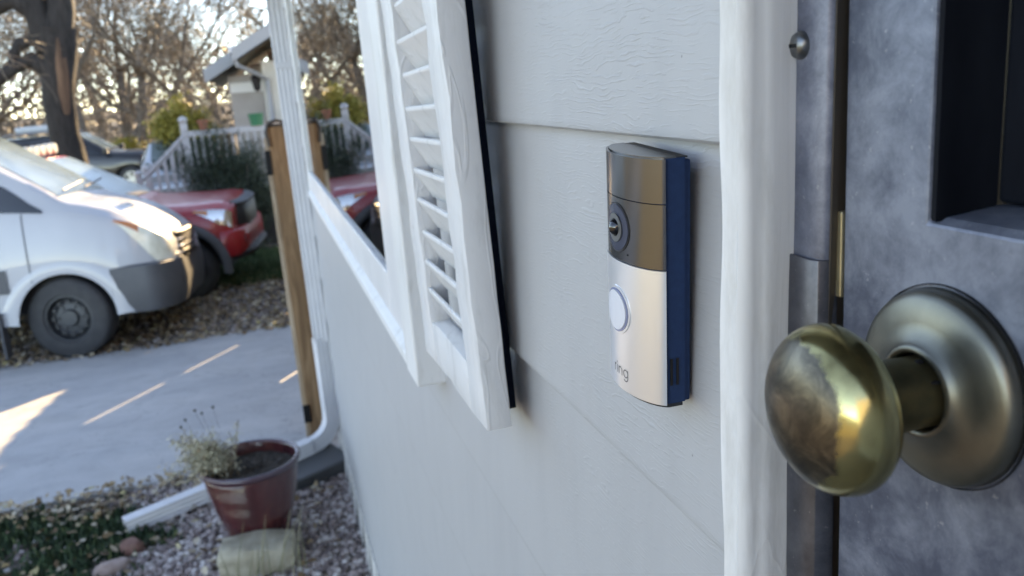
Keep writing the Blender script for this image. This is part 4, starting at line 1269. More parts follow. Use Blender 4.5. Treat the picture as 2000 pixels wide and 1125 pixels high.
for sd in (-1, 1):
    vb.patch(-0.07, -1.45, lambda x: 0.41, lambda x: float(np.interp(x, [-1.45, -0.8, -0.32, -0.07], [.60, .61, .58, .44])), sd, 0.008).build('side_window', M['car_glass'], van, smooth=60, local=True)
    vb.patch(-0.24, -0.252, 0.02, 0.40, sd, 0.004, 1, 10).build('door_seam', M['seam'], van, local=True)
    vb.patch(-0.44, -2.9, 0.10, 0.19, sd, 0.012).build('side_molding', M['grey_trim'], van, local=True)
    vb.patch(0.50, 0.915, lambda x: float(np.interp(x, [.50, .70, .82, .915], [.40, .30, .225, .215])), lambda x: float(np.interp(x, [.50, .60, .915], [.415, .435, .43])), sd, 0.010).build('headlight', M['headlight'], van, smooth=60, local=True)
    vb.patch(0.49, 0.68, lambda x: float(np.interp(x, [.49, .68], [.40, .375])), lambda x: float(np.interp(x, [.49, .68], [.415, .44])), sd, 0.014, 6, 3).build('turn_signal', M['amber'], van, smooth=60, local=True)
    # flared arch lip
    lip = MB()
    for ra, rb in ((0.415, 0.56),):
        rows = []
        for i in range(25):
            a = R(-2 + 184*i/24)
            rows.append([(ra*math.cos(a), sd*0.992, 0.375+ra*math.sin(a)), (((ra+rb)/2)*math.cos(a), sd*1.002, 0.39+((ra+rb)/2)*math.sin(a)), (rb*math.cos(a), sd*0.975, 0.39+rb*math.sin(a))])
        lip.add([p for r_ in rows for p in r_], [(i*3+k, i*3+k+1, i*3+3+k+1, i*3+3+k) for i in range(24) for k in range(2)])
    lip.build('arch_flare', M['van_paint'], van, smooth=60, local=True)
    mf = MB(); mf.box(-0.56, sd*0.93-0.12, 0.09, -0.545, sd*0.93+0.02, 0.5); mf.build('mud_flap', M['grey_trim'], van, local=True)
    mr = MB(); mr.box(-0.80, sd*1.0, 1.45, -0.68, sd*1.22, 1.80); mr.build('door_mirror', M['black_trim'], van, bevel=0.03, local=True)
bp = nose_path(0.97, 0.935, 0.40, 0.45)
band(bp, 0.36, 0.80, 0.10, 0.028).build('bumper', M['grey_trim'], van, smooth=50, local=True)
b = MB()
gp = nose_path(0.50, 0.965, 0.80, 0.3)
bk = MB()
bkk = band(gp, 0.76, 1.03, 0.12, 0.0); bkk.build('grille_back', M['black_trim'], van, local=True)
for q in range(4):
    z = 0.81 + q*0.062
    band([(x-0.012*q+0.012, y) for x, y in gp], z, z+0.03, 0.04, 0.025).build('grille_bar', M['chrome'], van, smooth=60, local=True)
band(nose_path(0.78, 0.945, 0.62, 0.45), 0.79, 0.835, 0.12, 0.02).build('bumper_top', M['van_paint'], van, smooth=60, local=True)
b = MB(); b.box(0.17, -0.45, 1.487, 0.27, 0.10, 1.494); co = b.build('cowl_vent', M['black_trim'], van, local=True); co.rotation_euler = (0, R(12), 0); co.location = (0.05, 0, 0.0)
b = MB(); b.tube([(0.06, -0.7, 1.52), (0.04, 0.0, 1.58)], 0.010, 5); b.tube([(0.06, 0.0, 1.52), (0.04, 0.7, 1.58)], 0.010, 5); b.build('wiper', M['black_trim'], van, local=True)

# --- red pickup
truck = vehicle('red_pickup', 'red pickup truck with black flares and chrome headlight parked behind the white van', 'pickup truck', (-0.90, 11.2, -0.475), R(-8))
TT = [(-4.3, .94, 1.20, .93, .90, 1.24), (-2.45, .94, 1.20, .93, .90, 1.24), (-2.40, .94, 1.15, .92, .66, 1.72), (-1.55, .94, 1.13, .92, .66, 1.76), (-0.55, .94, 1.10, .90, .72, 1.19),
      (-0.45, .94, 1.09, .90, .76, 1.165), (0.16, .93, 1.06, .87, .72, 1.14), (0.42, .92, 1.05, .85, .70, 1.145), (0.55, .88, 1.02, .81, .66, 1.125), (0.62, .83, .97, .76, .62, 1.085)]
tb = Body(TT, [(0, .39, .47), (-3.23, .39, .47)], 0.50)
tb.shell(-4.3, 0.62).build('body', M['red_paint'], truck, smooth=45, local=True)
innards(truck, -4.2, 0.4, 0.7, 0.42, 0.95)
for xw, st in ((0.0, R(-16)), (-3.23, 0)):
    for sd in (-1, 1): wheel(truck, xw, sd, 0.97, 0.385, 0.26, 0.215, st, M['alloy'], 6)
tb.top(-0.58, -1.50, 0.73, 0.008).build('windscreen', M['windshield'], truck, smooth=60, local=True)
for sd in (-1, 1):
    tb.patch(-0.75, -2.25, 0.42, lambda x: float(np.interp(x, [-2.25, -1.5, -.75], [.66, .66, .45])), sd, 0.008).build('side_window', M['car_glass'], truck, smooth=60, local=True)
    tb.patch(0.20, 0.61, lambda x: float(np.interp(x, [.2, .35, .61], [.36, .30, .27])), lambda x: float(np.interp(x, [.2, .61], [.40, .43])), sd, 0.012).build('headlight', M['chrome'], truck, smooth=60, local=True)
    tb.patch(0.20, 0.36, lambda x: float(np.interp(x, [.2, .36], [.36, .33])), 0.39, sd, 0.017, 5, 3).build('turn_signal', M['amber'], truck, smooth=60, local=True)
    fl = MB(); rows = []
    for i in range(25):
        a = R(-8 + 196*i/24)
        rows.append([(.465*math.cos(a), sd*.99, .39+.465*math.sin(a)), (.52*math.cos(a), sd*1.005, .39+.52*math.sin(a)), (.565*math.cos(a), sd*.965, .39+.565*math.sin(a))])
    fl.add([p for r_ in rows for p in r_], [(i*3+k, i*3+k+1, i*3+3+k+1, i*3+3+k) for i in range(24) for k in range(2)])
    fl.build('arch_flare', M['grey_trim'], truck, smooth=60, local=True)
band(nose_path(0.93, 0.72, 0.47, 0.42), 0.50, 0.80, 0.10, 0.03).build('bumper', M['red_paint'], truck, smooth=50, local=True)
band(nose_path(0.80, 0.755, 0.55, 0.40), 0.44, 0.56, 0.12, 0.04).build('bumper_lower', M['black_trim'], truck, smooth=50, local=True)
band(nose_path(0.52, 0.715, 0.58, 0.25), 0.68, 1.06, 0.10, 0.02).build('grille', M['black_trim'], truck, smooth=50, local=True)
band(nose_path(0.54, 0.715, 0.6, 0.25), 1.04, 1.10, 0.10, 0.02).build('grille_surround', M['grey_trim'], truck, smooth=50, local=True)
for sd in (-1, 1):
    b = MB(); b.lathe([(0.001, 0.02), (0.05, 0.018), (0.055, 0.0)], 16, 'x', (0.70, sd*0.70, 0.66)); b.build('fog_light', M['black_trim'], truck, smooth=50, local=True)
b = MB()
b.box(-1.75, -0.60, 1.80, -1.68, 0.60, 1.86)
for q in range(6):
    b.lathe([(0.001, 0.05), (0.06, 0.048), (0.07, 0.0), (0.05, -0.05)], 14, 'x', (-1.66, -0.5+q*0.2, 1.85))
b.build('light_bar', M['headlight'], truck, smooth=50, local=True)

# --- black SUV up the street
suv = vehicle('black_suv', 'black SUV with a roof rack parked under the big tree', 'car', (-3.45, 27.0, gz(27)), R(-4))
ST = [(-3.7, .9, 1.15, .88, .74, 1.60), (-3.5, .93, 1.18, .90, .70, 1.78), (-1.35, .94, 1.16, .91, .68, 1.80), (-0.52, .94, 1.13, .90, .74, 1.26), (-0.40, .94, 1.12, .9, .78, 1.22),
      (0.3, .93, 1.08, .88, .74, 1.18), (0.65, .90, .98, .84, .68, 1.10), (0.82, .82, .90, .76, .6, 1.0)]
sbd = Body(ST, [(0, .39, .46), (-2.79, .39, .46)], 0.46)
sbd.shell(-3.7, 0.82, 0.06).build('body', M['black_paint'], suv, smooth=45, local=True)
innards(suv, -3.6, 0.5, 0.7, 0.40, 0.95)
for xw in (0.0, -2.79):
    for sd in (-1, 1): wheel(suv, xw, sd, 0.96, 0.39, 0.26, 0.24, R(-8) if xw == 0 else 0, M['alloy'], 6)
sbd.top(-0.56, -1.30, 0.73, 0.01).build('windscreen', M['windshield'], suv, smooth=60, local=True)
for sd in (-1, 1):
    sbd.patch(-0.72, -3.3, 0.42, lambda x: float(np.interp(x, [-3.3, -1.3, -.72], [.66, .66, .46])), sd, 0.01).build('side_window', M['car_glass'], suv, smooth=60, local=True)
    sbd.patch(0.36, 0.81, .30, .38, sd, 0.014).build('headlight', M['headlight'], suv, smooth=60, local=True)
    sbd.patch(0.34, 0.46, .30, .36, sd, 0.018, 4, 3).build('turn_signal', M['amber'], suv, smooth=60, local=True)
    b = MB(); b.tube([(-3.2, sd*0.62, 1.82), (-3.1, sd*0.62, 1.88), (-1.6, sd*0.62, 1.88), (-1.45, sd*0.62, 1.82)], 0.022, 6); b.build('roof_rail', M['alloy'], suv, local=True)
    b = MB(); b.box(-0.62, sd*0.95, 1.18, -0.48, sd*1.16, 1.34); b.build('door_mirror', M['black_paint'], suv, bevel=0.03, local=True)
band(nose_path(0.92, 0.93, 0.50, 0.42), 0.42, 0.76, 0.10, 0.03).build('bumper', M['black_paint'], suv, smooth=50, local=True)
band(nose_path(0.55, 0.93, 0.80, 0.25), 0.70, 1.0, 0.10, 0.02).build('grille', M['chrome'], suv, smooth=50, local=True)
rb = MB(); rb.box(-2.9, -0.5, 1.86, -1.9, 0.5, 2.02)
rbx = rb.build('roof_box', mat('pale_roof_box', (0.40, 0.44, 0.47), rough=0.4), None, bevel=0.05, local=True)
rbx.location = (-3.45, 27.0, gz(27)+0.05); rbx.rotation_euler = (0, 0, R(-4))
tag(rbx, 'pale grey cargo box on the roof of the black SUV', 'roof box')

# --- silver blue car beyond the porch stairs
car = vehicle('silver_car', 'pale silver blue car partly hidden behind the white stair railing', 'car', (-1.95, 22.4, gz(22)), R(-84))
CT = [(-3.4, .82, .85, .80, .6, .98), (-2.9, .86, .93, .84, .58, 1.05), (-2.3, .88, .94, .86, .55, 1.42), (-1.3, .88, .93, .86, .56, 1.44), (-.42, .88, .88, .85, .66, .98), (-.2, .88, .86, .84, .66, .95),
      (.45, .86, .78, .80, .6, .86), (.75, .78, .68, .72, .52, .74)]
cb = Body(CT, [(0, .32, .37), (-2.6, .32, .37)], 0.26)
cb.shell(-3.4, .75, 0.06).build('body', M['silver_paint'], car, smooth=45, local=True)
innards(car, -3.2, .4, .62, .22, .7)
for xw in (0.0, -2.6):
    for sd in (-1, 1): wheel(car, xw, sd, .88, .315, .2, .2, 0, M['alloy'], 5)
cb.top(-.46, -1.25, .73, .01).build('windscreen', M['windshield'], car, smooth=60, local=True)
for sd in (-1, 1):
    cb.patch(-.62, -2.5, .42, lambda x: float(np.interp(x, [-2.5, -2.1, -1.2, -.62], [.45, .66, .66, .45])), sd, .01).build('side_window', M['car_glass'], car, smooth=60, local=True)
    cb.patch(.32, .74, .29, .38, sd, .012).build('headlight', M['chrome'], car, smooth=60, local=True)
    cb.patch(.30, .42, .30, .36, sd, .016, 4, 3).build('turn_signal', M['amber'], car, smooth=60, local=True)
band(nose_path(.86, .86, .42, .42), .22, .55, .1, .03).build('bumper', M['silver_paint'], car, smooth=50, local=True)

# ------------------------------------------------------------------ neighbour's house and porch
nh = thing('tan_house', 'tan sided house with sloping gable eave beyond the post', 'house', (3.0, 19.0, gz(18)))
g0 = gz(17) - 0.1
b = MB()
zt_ = 2.19
for i in range(22):                                    # lapped courses across the gable front
    z0_ = g0 + 0.2*i
    if z0_ > 3.7: break
    xl = -0.36 if z0_ < zt_ else -0.36 + (z0_+0.2-zt_)/0.55
    xr = 4.0 if z0_ < zt_ else 4.0 - (z0_+0.2-zt_)/0.55
    if xr <= xl: break
    cr_ = MB(); cr_.prism([(17.0-0.018, z0_), (17.0, z0_+0.2), (17.05, z0_+0.2), (17.05, z0_)], xl, xr, 'x')
    cr_.build('siding_course', M['tan_siding'], nh)
b = MB(); b.box(-0.34, 17.06, g0, 3.98, 25, zt_); b.build('wall', M['tan_siding'], nh)
b = MB()
for sgn in (1, -1):
    ax = 1.82; e = ax - sgn*2.52
    b.add([(e, 16.55, 2.15), (ax, 16.55, 3.54), (ax, 25.4, 3.54), (e, 25.4, 2.15), (e, 16.55, 2.35), (ax, 16.55, 3.74), (ax, 25.4, 3.74), (e, 25.4, 2.35)],
          [(0,1,2,3), (4,7,6,5), (0,3,7,4), (3,2,6,7)])
b.build('roof', M['shingle'], nh)
b = MB()
for sgn in (1, -1):
    ax = 1.82; e = ax - sgn*2.57
    b.add([(e, 16.50, 2.11), (ax, 16.50, 3.52), (ax, 16.54, 3.52), (e, 16.54, 2.11), (e, 16.50, 2.35), (ax, 16.50, 3.76), (ax, 16.54, 3.76), (e, 16.54, 2.35)],
          [(0,1,5,4), (0,3,2,1), (4,5,6,7), (0,4,7,3), (3,7,6,2)])
b.build('rake_board', M['fascia'], nh)
b = MB(); b.box(-0.345, 16.93, 1.90, 3.98, 16.978, 2.08); b.build('frieze', M['far_trim'], nh)
# nearer porch wing
b = MB(); b.box(0.24, 14.9, g0, 1.6, 16.9, 2.36); b.build('wing_wall', M['beige_siding'], nh)
b = MB()
b.add([(-0.15, 14.3, 2.36), (0.75, 14.3, 2.855), (0.75, 16.95, 2.855), (-0.15, 16.95, 2.36), (-0.15, 14.3, 2.56), (0.75, 14.3, 3.055), (0.75, 16.95, 3.055), (-0.15, 16.95, 2.56)],
      [(4,7,6,5), (0,3,7,4), (3,2,6,7), (1,5,6,2)])
b.add([(0.75, 14.3, 3.055), (1.8, 14.3, 2.52), (1.8, 16.95, 2.52), (0.75, 16.95, 3.055), (0.75, 14.3, 2.855), (1.8, 14.3, 2.33), (1.8, 16.95, 2.33), (0.75, 16.95, 2.855)], [(0,1,2,3), (4,7,6,5), (0,4,5,1), (3,2,6,7), (1,5,6,2)])
b.build('wing_roof', M['shingle'], nh)
b = MB(); b.quad((-0.15, 14.32, 2.358), (0.75, 14.32, 2.853), (0.75, 16.9, 2.853), (-0.15, 16.9, 2.358)); b.build('soffit', M['soffit'], nh)
b = MB(); b.add([(-0.19, 14.22, 2.36), (0.75, 14.22, 2.88), (0.75, 14.30, 2.88), (-0.19, 14.30, 2.36), (-0.19, 14.22, 2.56), (0.75, 14.22, 3.08), (0.75, 14.30, 3.08), (-0.19, 14.30, 2.56)],
    [(0,1,5,4), (0,3,2,1), (4,5,6,7), (0,4,7,3), (3,7,6,2)]); b.build('wing_rake_board', M['fascia'], nh)
b = MB(); b.tube([(-0.18, 14.28, 2.44), (-0.13, 14.30, 2.30), (0.15, 14.6, 2.16), (0.30, 14.84, 2.06), (0.31, 14.84, 0.3)], 0.035, 6); b.build('gutter_pipe', M['fascia'], nh)
b = MB(); b.box(-0.22, 14.25, 2.50, -0.12, 17.0, 2.60); b.build('gutter', M['gutter'], nh)
b = MB(); b.lathe([(0.001, 0.14), (0.09, 0.06), (0.08, 0.04), (0.05, -0.14), (0.001, -0.16)], 8, 'z', (0.12, 14.8, 2.05)); b.tube([(0.12, 14.8, 2.2), (0.14, 14.9, 2.24)], 0.012, 5); b.build('porch_lantern', M['black_iron'], nh)

porch = thing('porch', 'raised porch with white railing and stair rail behind the dark shrub', 'porch', (-0.2, 14.0, gz(14)))
PZ = 0.42
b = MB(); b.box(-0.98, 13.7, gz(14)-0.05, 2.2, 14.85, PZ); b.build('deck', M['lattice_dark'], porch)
b = MB(); b.box(-1.02, 13.62, PZ, 2.2, 14.86, PZ+0.06); b.build('deck_edge', M['rail_paint'], porch)
b = MB(); b.box(-1.0, 13.66, 1.30, 2.2, 13.74, 1.38); b.build('rail_top', M['rail_paint'], porch)
b = MB(); b.box(-1.0, 13.68, PZ+0.14, 2.2, 13.72, PZ+0.19); b.build('rail_bottom', M['rail_paint'], porch)
b0 = None
for i in range(28):
    x = -0.90 + i*0.11
    if b0 is None:
        b = MB(); b.box(x-0.018, 13.682, PZ+0.19, x+0.018, 13.718, 1.30); b0 = b.build('baluster', M['rail_paint'], porch); bx0 = x
    else:
        o = b0.copy(); COL.objects.link(o); o.parent = porch; o.location.x += x - bx0
for (x, z1) in ((-1.02, 1.5), (0.55, 1.45)):
    b = MB(); b.box(x-0.05, 13.65, PZ+0.06, x+0.05, 13.75, z1); b.lathe([(0.001, 0.11), (0.05, 0.09), (0.07, 0.05), (0.05, 0.01), (0.04, 0.0)], 10, 'z', (x, 13.70, z1)); b.build('newel_post', M['rail_paint'], porch)
for i in range(4):
    b = MB(); b.box(-1.02-0.30*(i+1), 13.70, gz(14)-0.05, -1.02-0.30*i-0.004, 14.7, PZ - 0.2*(i+1)+0.06); b.build('step', M['concrete'], porch)
for yy in (13.70, 14.66):
    b = MB(); b.tube([(-1.02, yy, 1.34), (-1.72, yy, 0.72), (-1.80, yy, 0.70)], 0.035, 6); b.build('stair_rail', M['rail_paint'], porch)
    b = MB(); b.box(-1.80, yy-0.045, gz(14), -1.71, yy+0.045, 0.78); b.lathe([(0.001, 0.10), (0.05, 0.08), (0.065, 0.05), (0.04, 0.0)], 10, 'z', (-1.755, yy, 0.78)); b.build('newel_post', M['rail_paint'], porch)
    for i in range(5):
        x = -1.12 - 0.12*i
        b = MB(); zt2 = 1.34 - (-1.02-x)*0.886; b.box(x-0.016, yy-0.016, gz(14), x+0.016, yy+0.016, zt2); b.build('baluster', M['rail_paint'], porch)
b = MB(); b.lathe([(0.09, 0), (0.115, 0.17), (0.12, 0.18), (0.10, 0.18), (0.001, 0.15)], 16, 'z')
gb = b.build('green_bucket', mat('green_plastic', (0.012, 0.16, 0.085), rough=0.4), None, smooth=50, local=True); gb.location = (0.03, 13.70, 1.381); tag(gb, 'small green bucket standing on the white porch rail', 'bucket')
b = MB(); b.lathe([(0.05, 0), (0.075, 0.12), (0.085, 0.12), (0.085, 0.15), (0.06, 0.15), (0.001, 0.12)], 16, 'z')
tp = b.build('terracotta_pot', mat('terracotta', (0.24, 0.085, 0.05), rough=0.8), None, smooth=50, local=True); tp.location = (-0.74, 13.70, 1.381); tag(tp, 'little terracotta pot on the white porch rail', 'plant pot')

# ------------------------------------------------------------------ shrubs
def shrub(name, label, center, rad, n, mt, lsize, clumps=60, seed=1, spiky=0.0, stem_mat='bark_grey'):
    base = (center[0], center[1], gz(center[1]))
    t = thing(name, label, 'shrub', base)
    r2 = np.random.default_rng(seed)
    cen = []
    while len(cen) < clumps:
        p = r2.uniform(-1, 1, 3)
        if (p**2).sum() < 1: cen.append(p * (0.55 + 0.5*r2.random()))
    cen = np.array(cen)
    idx = r2.integers(0, clumps, n)
    pos = cen[idx] + r2.normal(0, 0.13, (n,3))
    pos = pos * np.array(rad) + np.array([0, 0, center[2]-base[2]])
    pos = pos[pos[:,2] > 0.02]
    V, F = scatter(leafq, leaff, pos, rotmats(len(pos)), r2.uniform(lsize*0.5, lsize*1.3, len(pos)) if not spiky else np.stack([r2.uniform(lsize, lsize*2.5, len(pos)), np.full(len(pos), lsize*0.3), np.full(len(pos), lsize*.3)], 1))
    stuff(npmesh('foliage', V, F, mt, t))
    b_ = MB()
    for q in range(9):
        c = cen[r2.integers(0, clumps)] * np.array(rad) * 0.8
        b_.tube([(r2.normal(0, .05), r2.normal(0, .05), 0), (c[0]*.5, c[1]*.5, max(.1, (center[2]-base[2])*.5)), (c[0], c[1], max(.15, center[2]-base[2]+c[2]))], [0.03, 0.02, 0.008], 5)
    b_.build('stem', M[stem_mat], t, local=True)
    return t
shrub('dark_shrub', 'dark spiky evergreen shrub in front of the white porch railing', (-0.42, 12.9, 0.42), (0.76, 0.5, 1.02), 24000, M['dark_leaf'], 0.055, 75, 3, spiky=1)
shrub('yellow_shrub', 'tall yellow green shrub beyond the porch stairs', (-1.70, 23.5, 1.12), (0.85, 0.9, 0.80), 9000, M['yellow_leaf'], 0.085, 70, 5)
shrub('low_evergreen', 'low dark green shrub under the yellow green one', (-1.55, 22.2, 0.35), (1.0, 0.7, 0.75), 7000, M['dark_leaf'], 0.08, 50, 8)
shrub('olive_shrub', 'small olive green shrub between the far tree trunks', (-4.9, 36.0, 0.1), (1.0, 0.8, 0.7), 3000, M['yellow_leaf'], 0.12, 40, 9)

# ------------------------------------------------------------------ trees
class TreeGen:
    def __init__(s, seed):
        s.r = random.Random(seed); s.big = MB(); s.V = []; s.F = []; s.tips = []
    def thin(s, pts, rads):
        """3-sided tube into the crown arrays"""
        o = len(s.V)
        for i, p in enumerate(pts):
            t = (pts[min(i+1, len(pts)-1)] - pts[max(i-1, 0)]).normalized()
            u = t.orthogonal().normalized(); w = t.cross(u)
            for k in range(3):
                a = 2.0944*k
                s.V.append(tuple(p + (u*math.cos(a) + w*math.sin(a))*rads[i]))
        for i in range(len(pts)-1):
            for k in range(3):
                s.F.append((o+i*3+k, o+i*3+(k+1) % 3, o+i*3+3+(k+1) % 3, o+i*3+3+k))
    def branch(s, p, d, L, rad, depth, maxd, kids, droop=0.0, wig=0.25):
        r_ = s.r
        n = 5 if depth < 2 else 3
        pts = [p]; dd = d.normalized()
        for i in range(n):
            dd = (dd + Vector((r_.gauss(0, wig), r_.gauss(0, wig), r_.gauss(0, wig) + 0.10 - droop*depth))*0.55).normalized()
            pts.append(pts[-1] + dd*(L/n))
        rads = [rad*(1 - 0.62*i/n) for i in range(n+1)]
        if rad > 0.045: s.big.tube(pts, rads, 7)
        else: s.thin(pts, [max(q, 0.0042) for q in rads])
        if depth >= maxd:
            s.tips.append((pts[-1], pts[-2])); return
        k = kids[min(depth, len(kids)-1)]
        for j in range(k):
            t = r_.uniform(0.28, 1.0) if j else 1.0
            i = min(int(t*n), n-1); q = pts[i].lerp(pts[i+1], t*n-i) if i+1 <= n else pts[-1]
            ax = (pts[i+1]-pts[i]).normalized()
            side = Vector((r_.gauss(0,1), r_.gauss(0,1), r_.gauss(0,1))); side = (side - ax*side.dot(ax)).normalized()
            ang = r_.uniform(0.4, 1.05) if j else r_.uniform(0.1, 0.35)
            nd = ax*math.cos(ang) + side*math.sin(ang)
            s.branch(q, nd, L*r_.uniform(0.48, 0.74), rads[i]*(0.62 if j else 0.85)*r_.uniform(.75, 1), depth+1, maxd, kids, droop, wig)
def make_tree(seed, H, rad, maxd, kids, droop=0.0, fork=None, leaf=0, leaf_mat='rust_leaf', lsize=0.07, low=0.35, wig=0.25):
    g = TreeGen(seed); r_ = g.r
    trunk_h = H*low
    pts = [Vector((0,0,-0.3)), Vector((0,0,0.0)), Vector((0.02*H*r_.gauss(0,1), 0.01*H, trunk_h*0.5)), Vector((0.03*H*r_.gauss(0,1), 0.02*H, trunk_h))]
    g.big.tube(pts, [rad*1.6, rad*1.25, rad, rad*0.82], 10)
    nb = kids[0]
    for j in range(nb):
        a = 2*math.pi*j/nb + r_.uniform(-.4, .4)
        up = r_.uniform(0.7, 1.6)
        d = Vector((math.cos(a), math.sin(a), up))
        g.branch(pts[-1].lerp(pts[2], r_.uniform(0, .25)), d, (H-trunk_h)*0.55*r_.uniform(.8, 1.15), rad*0.55*r_.uniform(.7, 1), 1, maxd, kids, droop, wig)
    return g
def tree_meshes(g, leaf, leaf_mat, lsize, bark):
    me_t = bpy.data.meshes.new('trunk'); me_t.from_pydata(g.big.v, [], g.big.f); me_t.materials.append(M[bark])
    me_t.polygons.foreach_set('use_smooth', [True]*len(me_t.polygons))
    V = np.array(g.V); F = np.array(g.F)
    me_c = bpy.data.meshes.new('crown')
    def fill(me, V, F):
        me.vertices.add(len(V)); me.vertices.foreach_set('co', V.astype(np.float32).ravel())
        me.loops.add(F.size); me.loops.foreach_set('vertex_index', F.astype(np.int32).ravel())
        me.polygons.add(len(F)); me.polygons.foreach_set('loop_start', np.arange(0, F.size, 4, dtype=np.int32)); me.update(calc_edges=True)
    fill(me_c, V, F); me_c.materials.append(M['twig'])
    me_l = None
    if leaf:
        tips = g.tips; n = leaf
        pos = np.array([tuple(tips[g.r.randrange(len(tips))][0].lerp(tips[g.r.randrange(len(tips))][1], 0.0)) for _ in range(n)])
        pos = pos + rng.normal(0, 0.10, pos.shape)
        LV, LF = scatter(leafq, leaff, pos, rotmats(n), rng.uniform(lsize*.6, lsize*1.4, n))
        me_l = bpy.data.meshes.new('leaves'); fill(me_l, LV, LF); me_l.materials.append(M[leaf_mat])
    return me_t, me_c, me_l
def place_tree(meshes, name, label, x, y, s_, rz, group=None):
    t = thing(name, label, 'tree', (x, y, gz(y)), rz, group)
    t.scale = (s_, s_, s_)
    for nm, me in zip(('trunk', 'crown', 'leaves'), meshes):
        if me is None: continue
        o = bpy.data.objects.new(nm, me); COL.objects.link(o); o.parent = t
        if nm == 'leaves': o['kind'] = 'stuff'
    return t
bareA = tree_meshes(make_tree(3, 11, 0.22, 6, (5, 4, 4, 4, 3, 3), 0.02, leaf=0), 900, 'rust_leaf', 0.10, 'bark_grey')
bareB = tree_meshes(make_tree(14, 12, 0.20, 6, (4, 4, 4, 4, 3, 3), 0.0, low=0.25), 0, 'rust_leaf', 0.10, 'bark_grey')
leafyC = tree_meshes(make_tree(25, 8, 0.18, 6, (5, 5, 4, 4, 3, 3), 0.05, low=0.22), 6000, 'rust_leaf', 0.11, 'bark_grey')
far_trees = [  # mesh, name, x, y, scale, rot, label
    (leafyC, -4.6, 38, 1.15, 0.3, 'rusty brown leafed tree standing right of the big dark trunk'),
    (leafyC, -9.5, 36, 1.0, 2.2, 'reddish leafed tree beyond the lawn at far left'),
    (bareA, -5.8, 45, 1.1, 1.1, 'bare grey tree straight behind the SUV hood'),
    (bareB, -2.9, 47, 1.15, 4.0, 'bare tree with slim curved trunk against the pale sky'),
    (bareB, -1.2, 40, 0.9, 2.6, 'thin bare tree leaning right against the pale sky'),
    (leafyC, -6.8, 52, 1.2, 5.0, 'brown leafed tree deep behind the black SUV'),
    (bareA, -9.0, 58, 1.3, 3.3, 'wide bare tree in the distance left of the trunk'),
    (leafyC, -2.9, 60, 1.1, 0.9, 'distant brown tree low above the yellow shrub'),
    (bareA, -14.5, 40, 1.1, 0.2, 'bare tree at the far left edge near the street'),
    (leafyC, -12.5, 50, 1.35, 3.9, 'distant russet tree at the left edge behind the lawn'),
    (bareB, -0.5, 66, 1.2, 1.9, 'distant bare tree behind the tan house eave'),
    (bareA, 2.5, 36, 1.0, 2.9, 'bare tree behind the roof of the tan house'),
    (bareB, -2.95, 35, 0.95, 0.7, 'slender dark bare tree rising just left of the thin leaning one'),
    (bareA, -5.75, 33, 0.85, 3.7, 'stout bare tree close behind the big scarred tree'),
    (bareA, -4.35, 37, 0.95, 5.4, 'spreading bare tree left of the yellow green shrub'),
    (leafyC, -1.0, 34, 0.62, 4.4, 'short brown leafed tree beside the tan house'),
]
for me_, x, y, s_, rz, lab in far_trees:
    place_tree(me_, 'bare_tree' if me_ is not leafyC else 'brown_tree', lab, x, y, s_, rz, 'winter trees behind the parked cars')
street_trees = [(bareA, -30, 14, 1.2, 0.5, 'bare tree across the street beside the van end of the driveway'), (leafyC, -31, 2, 1.2, 1.5, 'brown leafed tree across the street opposite the front door'), (bareB, -32, -10, 1.1, 2.5, 'bare tree across the street farthest down past the front door')]
for me_, x, y, s_, rz, lab in street_trees:
    place_tree(me_, 'street_tree', lab, x, y, s_, rz, 'trees across the street')

fw_n = 26000
fx = rng.uniform(-75, 45, fw_n); fy = rng.uniform(80, 104, fw_n)
top = 9 + 2.2*np.sin(fx*0.31) + 1.6*np.sin(fx*0.83+1) + 1.2*np.sin(fx*1.9)
fz = rng.uniform(0, 1, fw_n)**1.25*top
V, F = scatter([(-0.5, 0, 0), (0, -0.10, 0.05), (0.5, 0, 0), (0, 0.10, -0.05)], [(0,1,2,3)], np.stack([fx, fy, fz-0.9], 1), rotmats(fw_n), rng.uniform(0.5, 1.5, fw_n))
stuff(npmesh('far_woods', V, F, M['twig']), 'distant brown winter woods along the horizon', 'woods')

# the big old tree with a bare orange scar and a looping low limb
bt = thing('big_tree', 'massive dark barked tree with an orange bare scar rising behind the van', 'tree', (-3.78, 19.0, gz(19)))
big = TreeGen(41)
ox, oz = bt.location.x, bt.location.z
def W(x, z, y=0.0): return Vector((x-ox, y, z-oz))
def rough_tube(pts, rads, n=14, amp=0.10, seed=1):
    r2 = random.Random(seed); P = []; Q = []
    for i in range(len(pts)-1):
        for q in range(4):
            t = q/4; P.append(pts[i].lerp(pts[i+1], t)); Q.append(rads[i]*(1-t)+rads[i+1]*t)
    P.append(pts[-1]); Q.append(rads[-1])
    b_ = MB(); b_.tube(P, Q, n)
    ph = [r2.uniform(0, 6.28) for _ in range(4)]
    out = []
    for j, v in enumerate(b_.v):
        i, k = divmod(j, n); a = 2*math.pi*k/n
        f_ = 1 + amp*(0.5*math.sin(3*a+ph[0]+i*.35) + 0.5*math.sin(7*a+ph[1]-i*.2) + r2.uniform(-.35, .35))
        c = P[min(i, len(P)-1)]
        out.append(tuple(c + (Vector(v)-c)*f_))
    b_.v = out
    return b_
trunk = rough_tube([W(-3.60, -0.9), W(-3.62, 0.2), W(-3.66, 1.4), W(-3.62, 2.2), W(-3.46, 3.0), W(-3.42, 3.4)], [.44, .32, .285, .30, .335, .36], 18, .10, 2)
trunk.build('trunk', M['bark'], bt, smooth=60, local=True)
l1 = rough_tube([W(-3.50, 3.1), W(-3.28, 3.7), W(-3.20, 4.5), W(-3.05, 5.6), W(-3.2, 7.0)], [.30, .25, .23, .20, .15], 12, .10, 3)
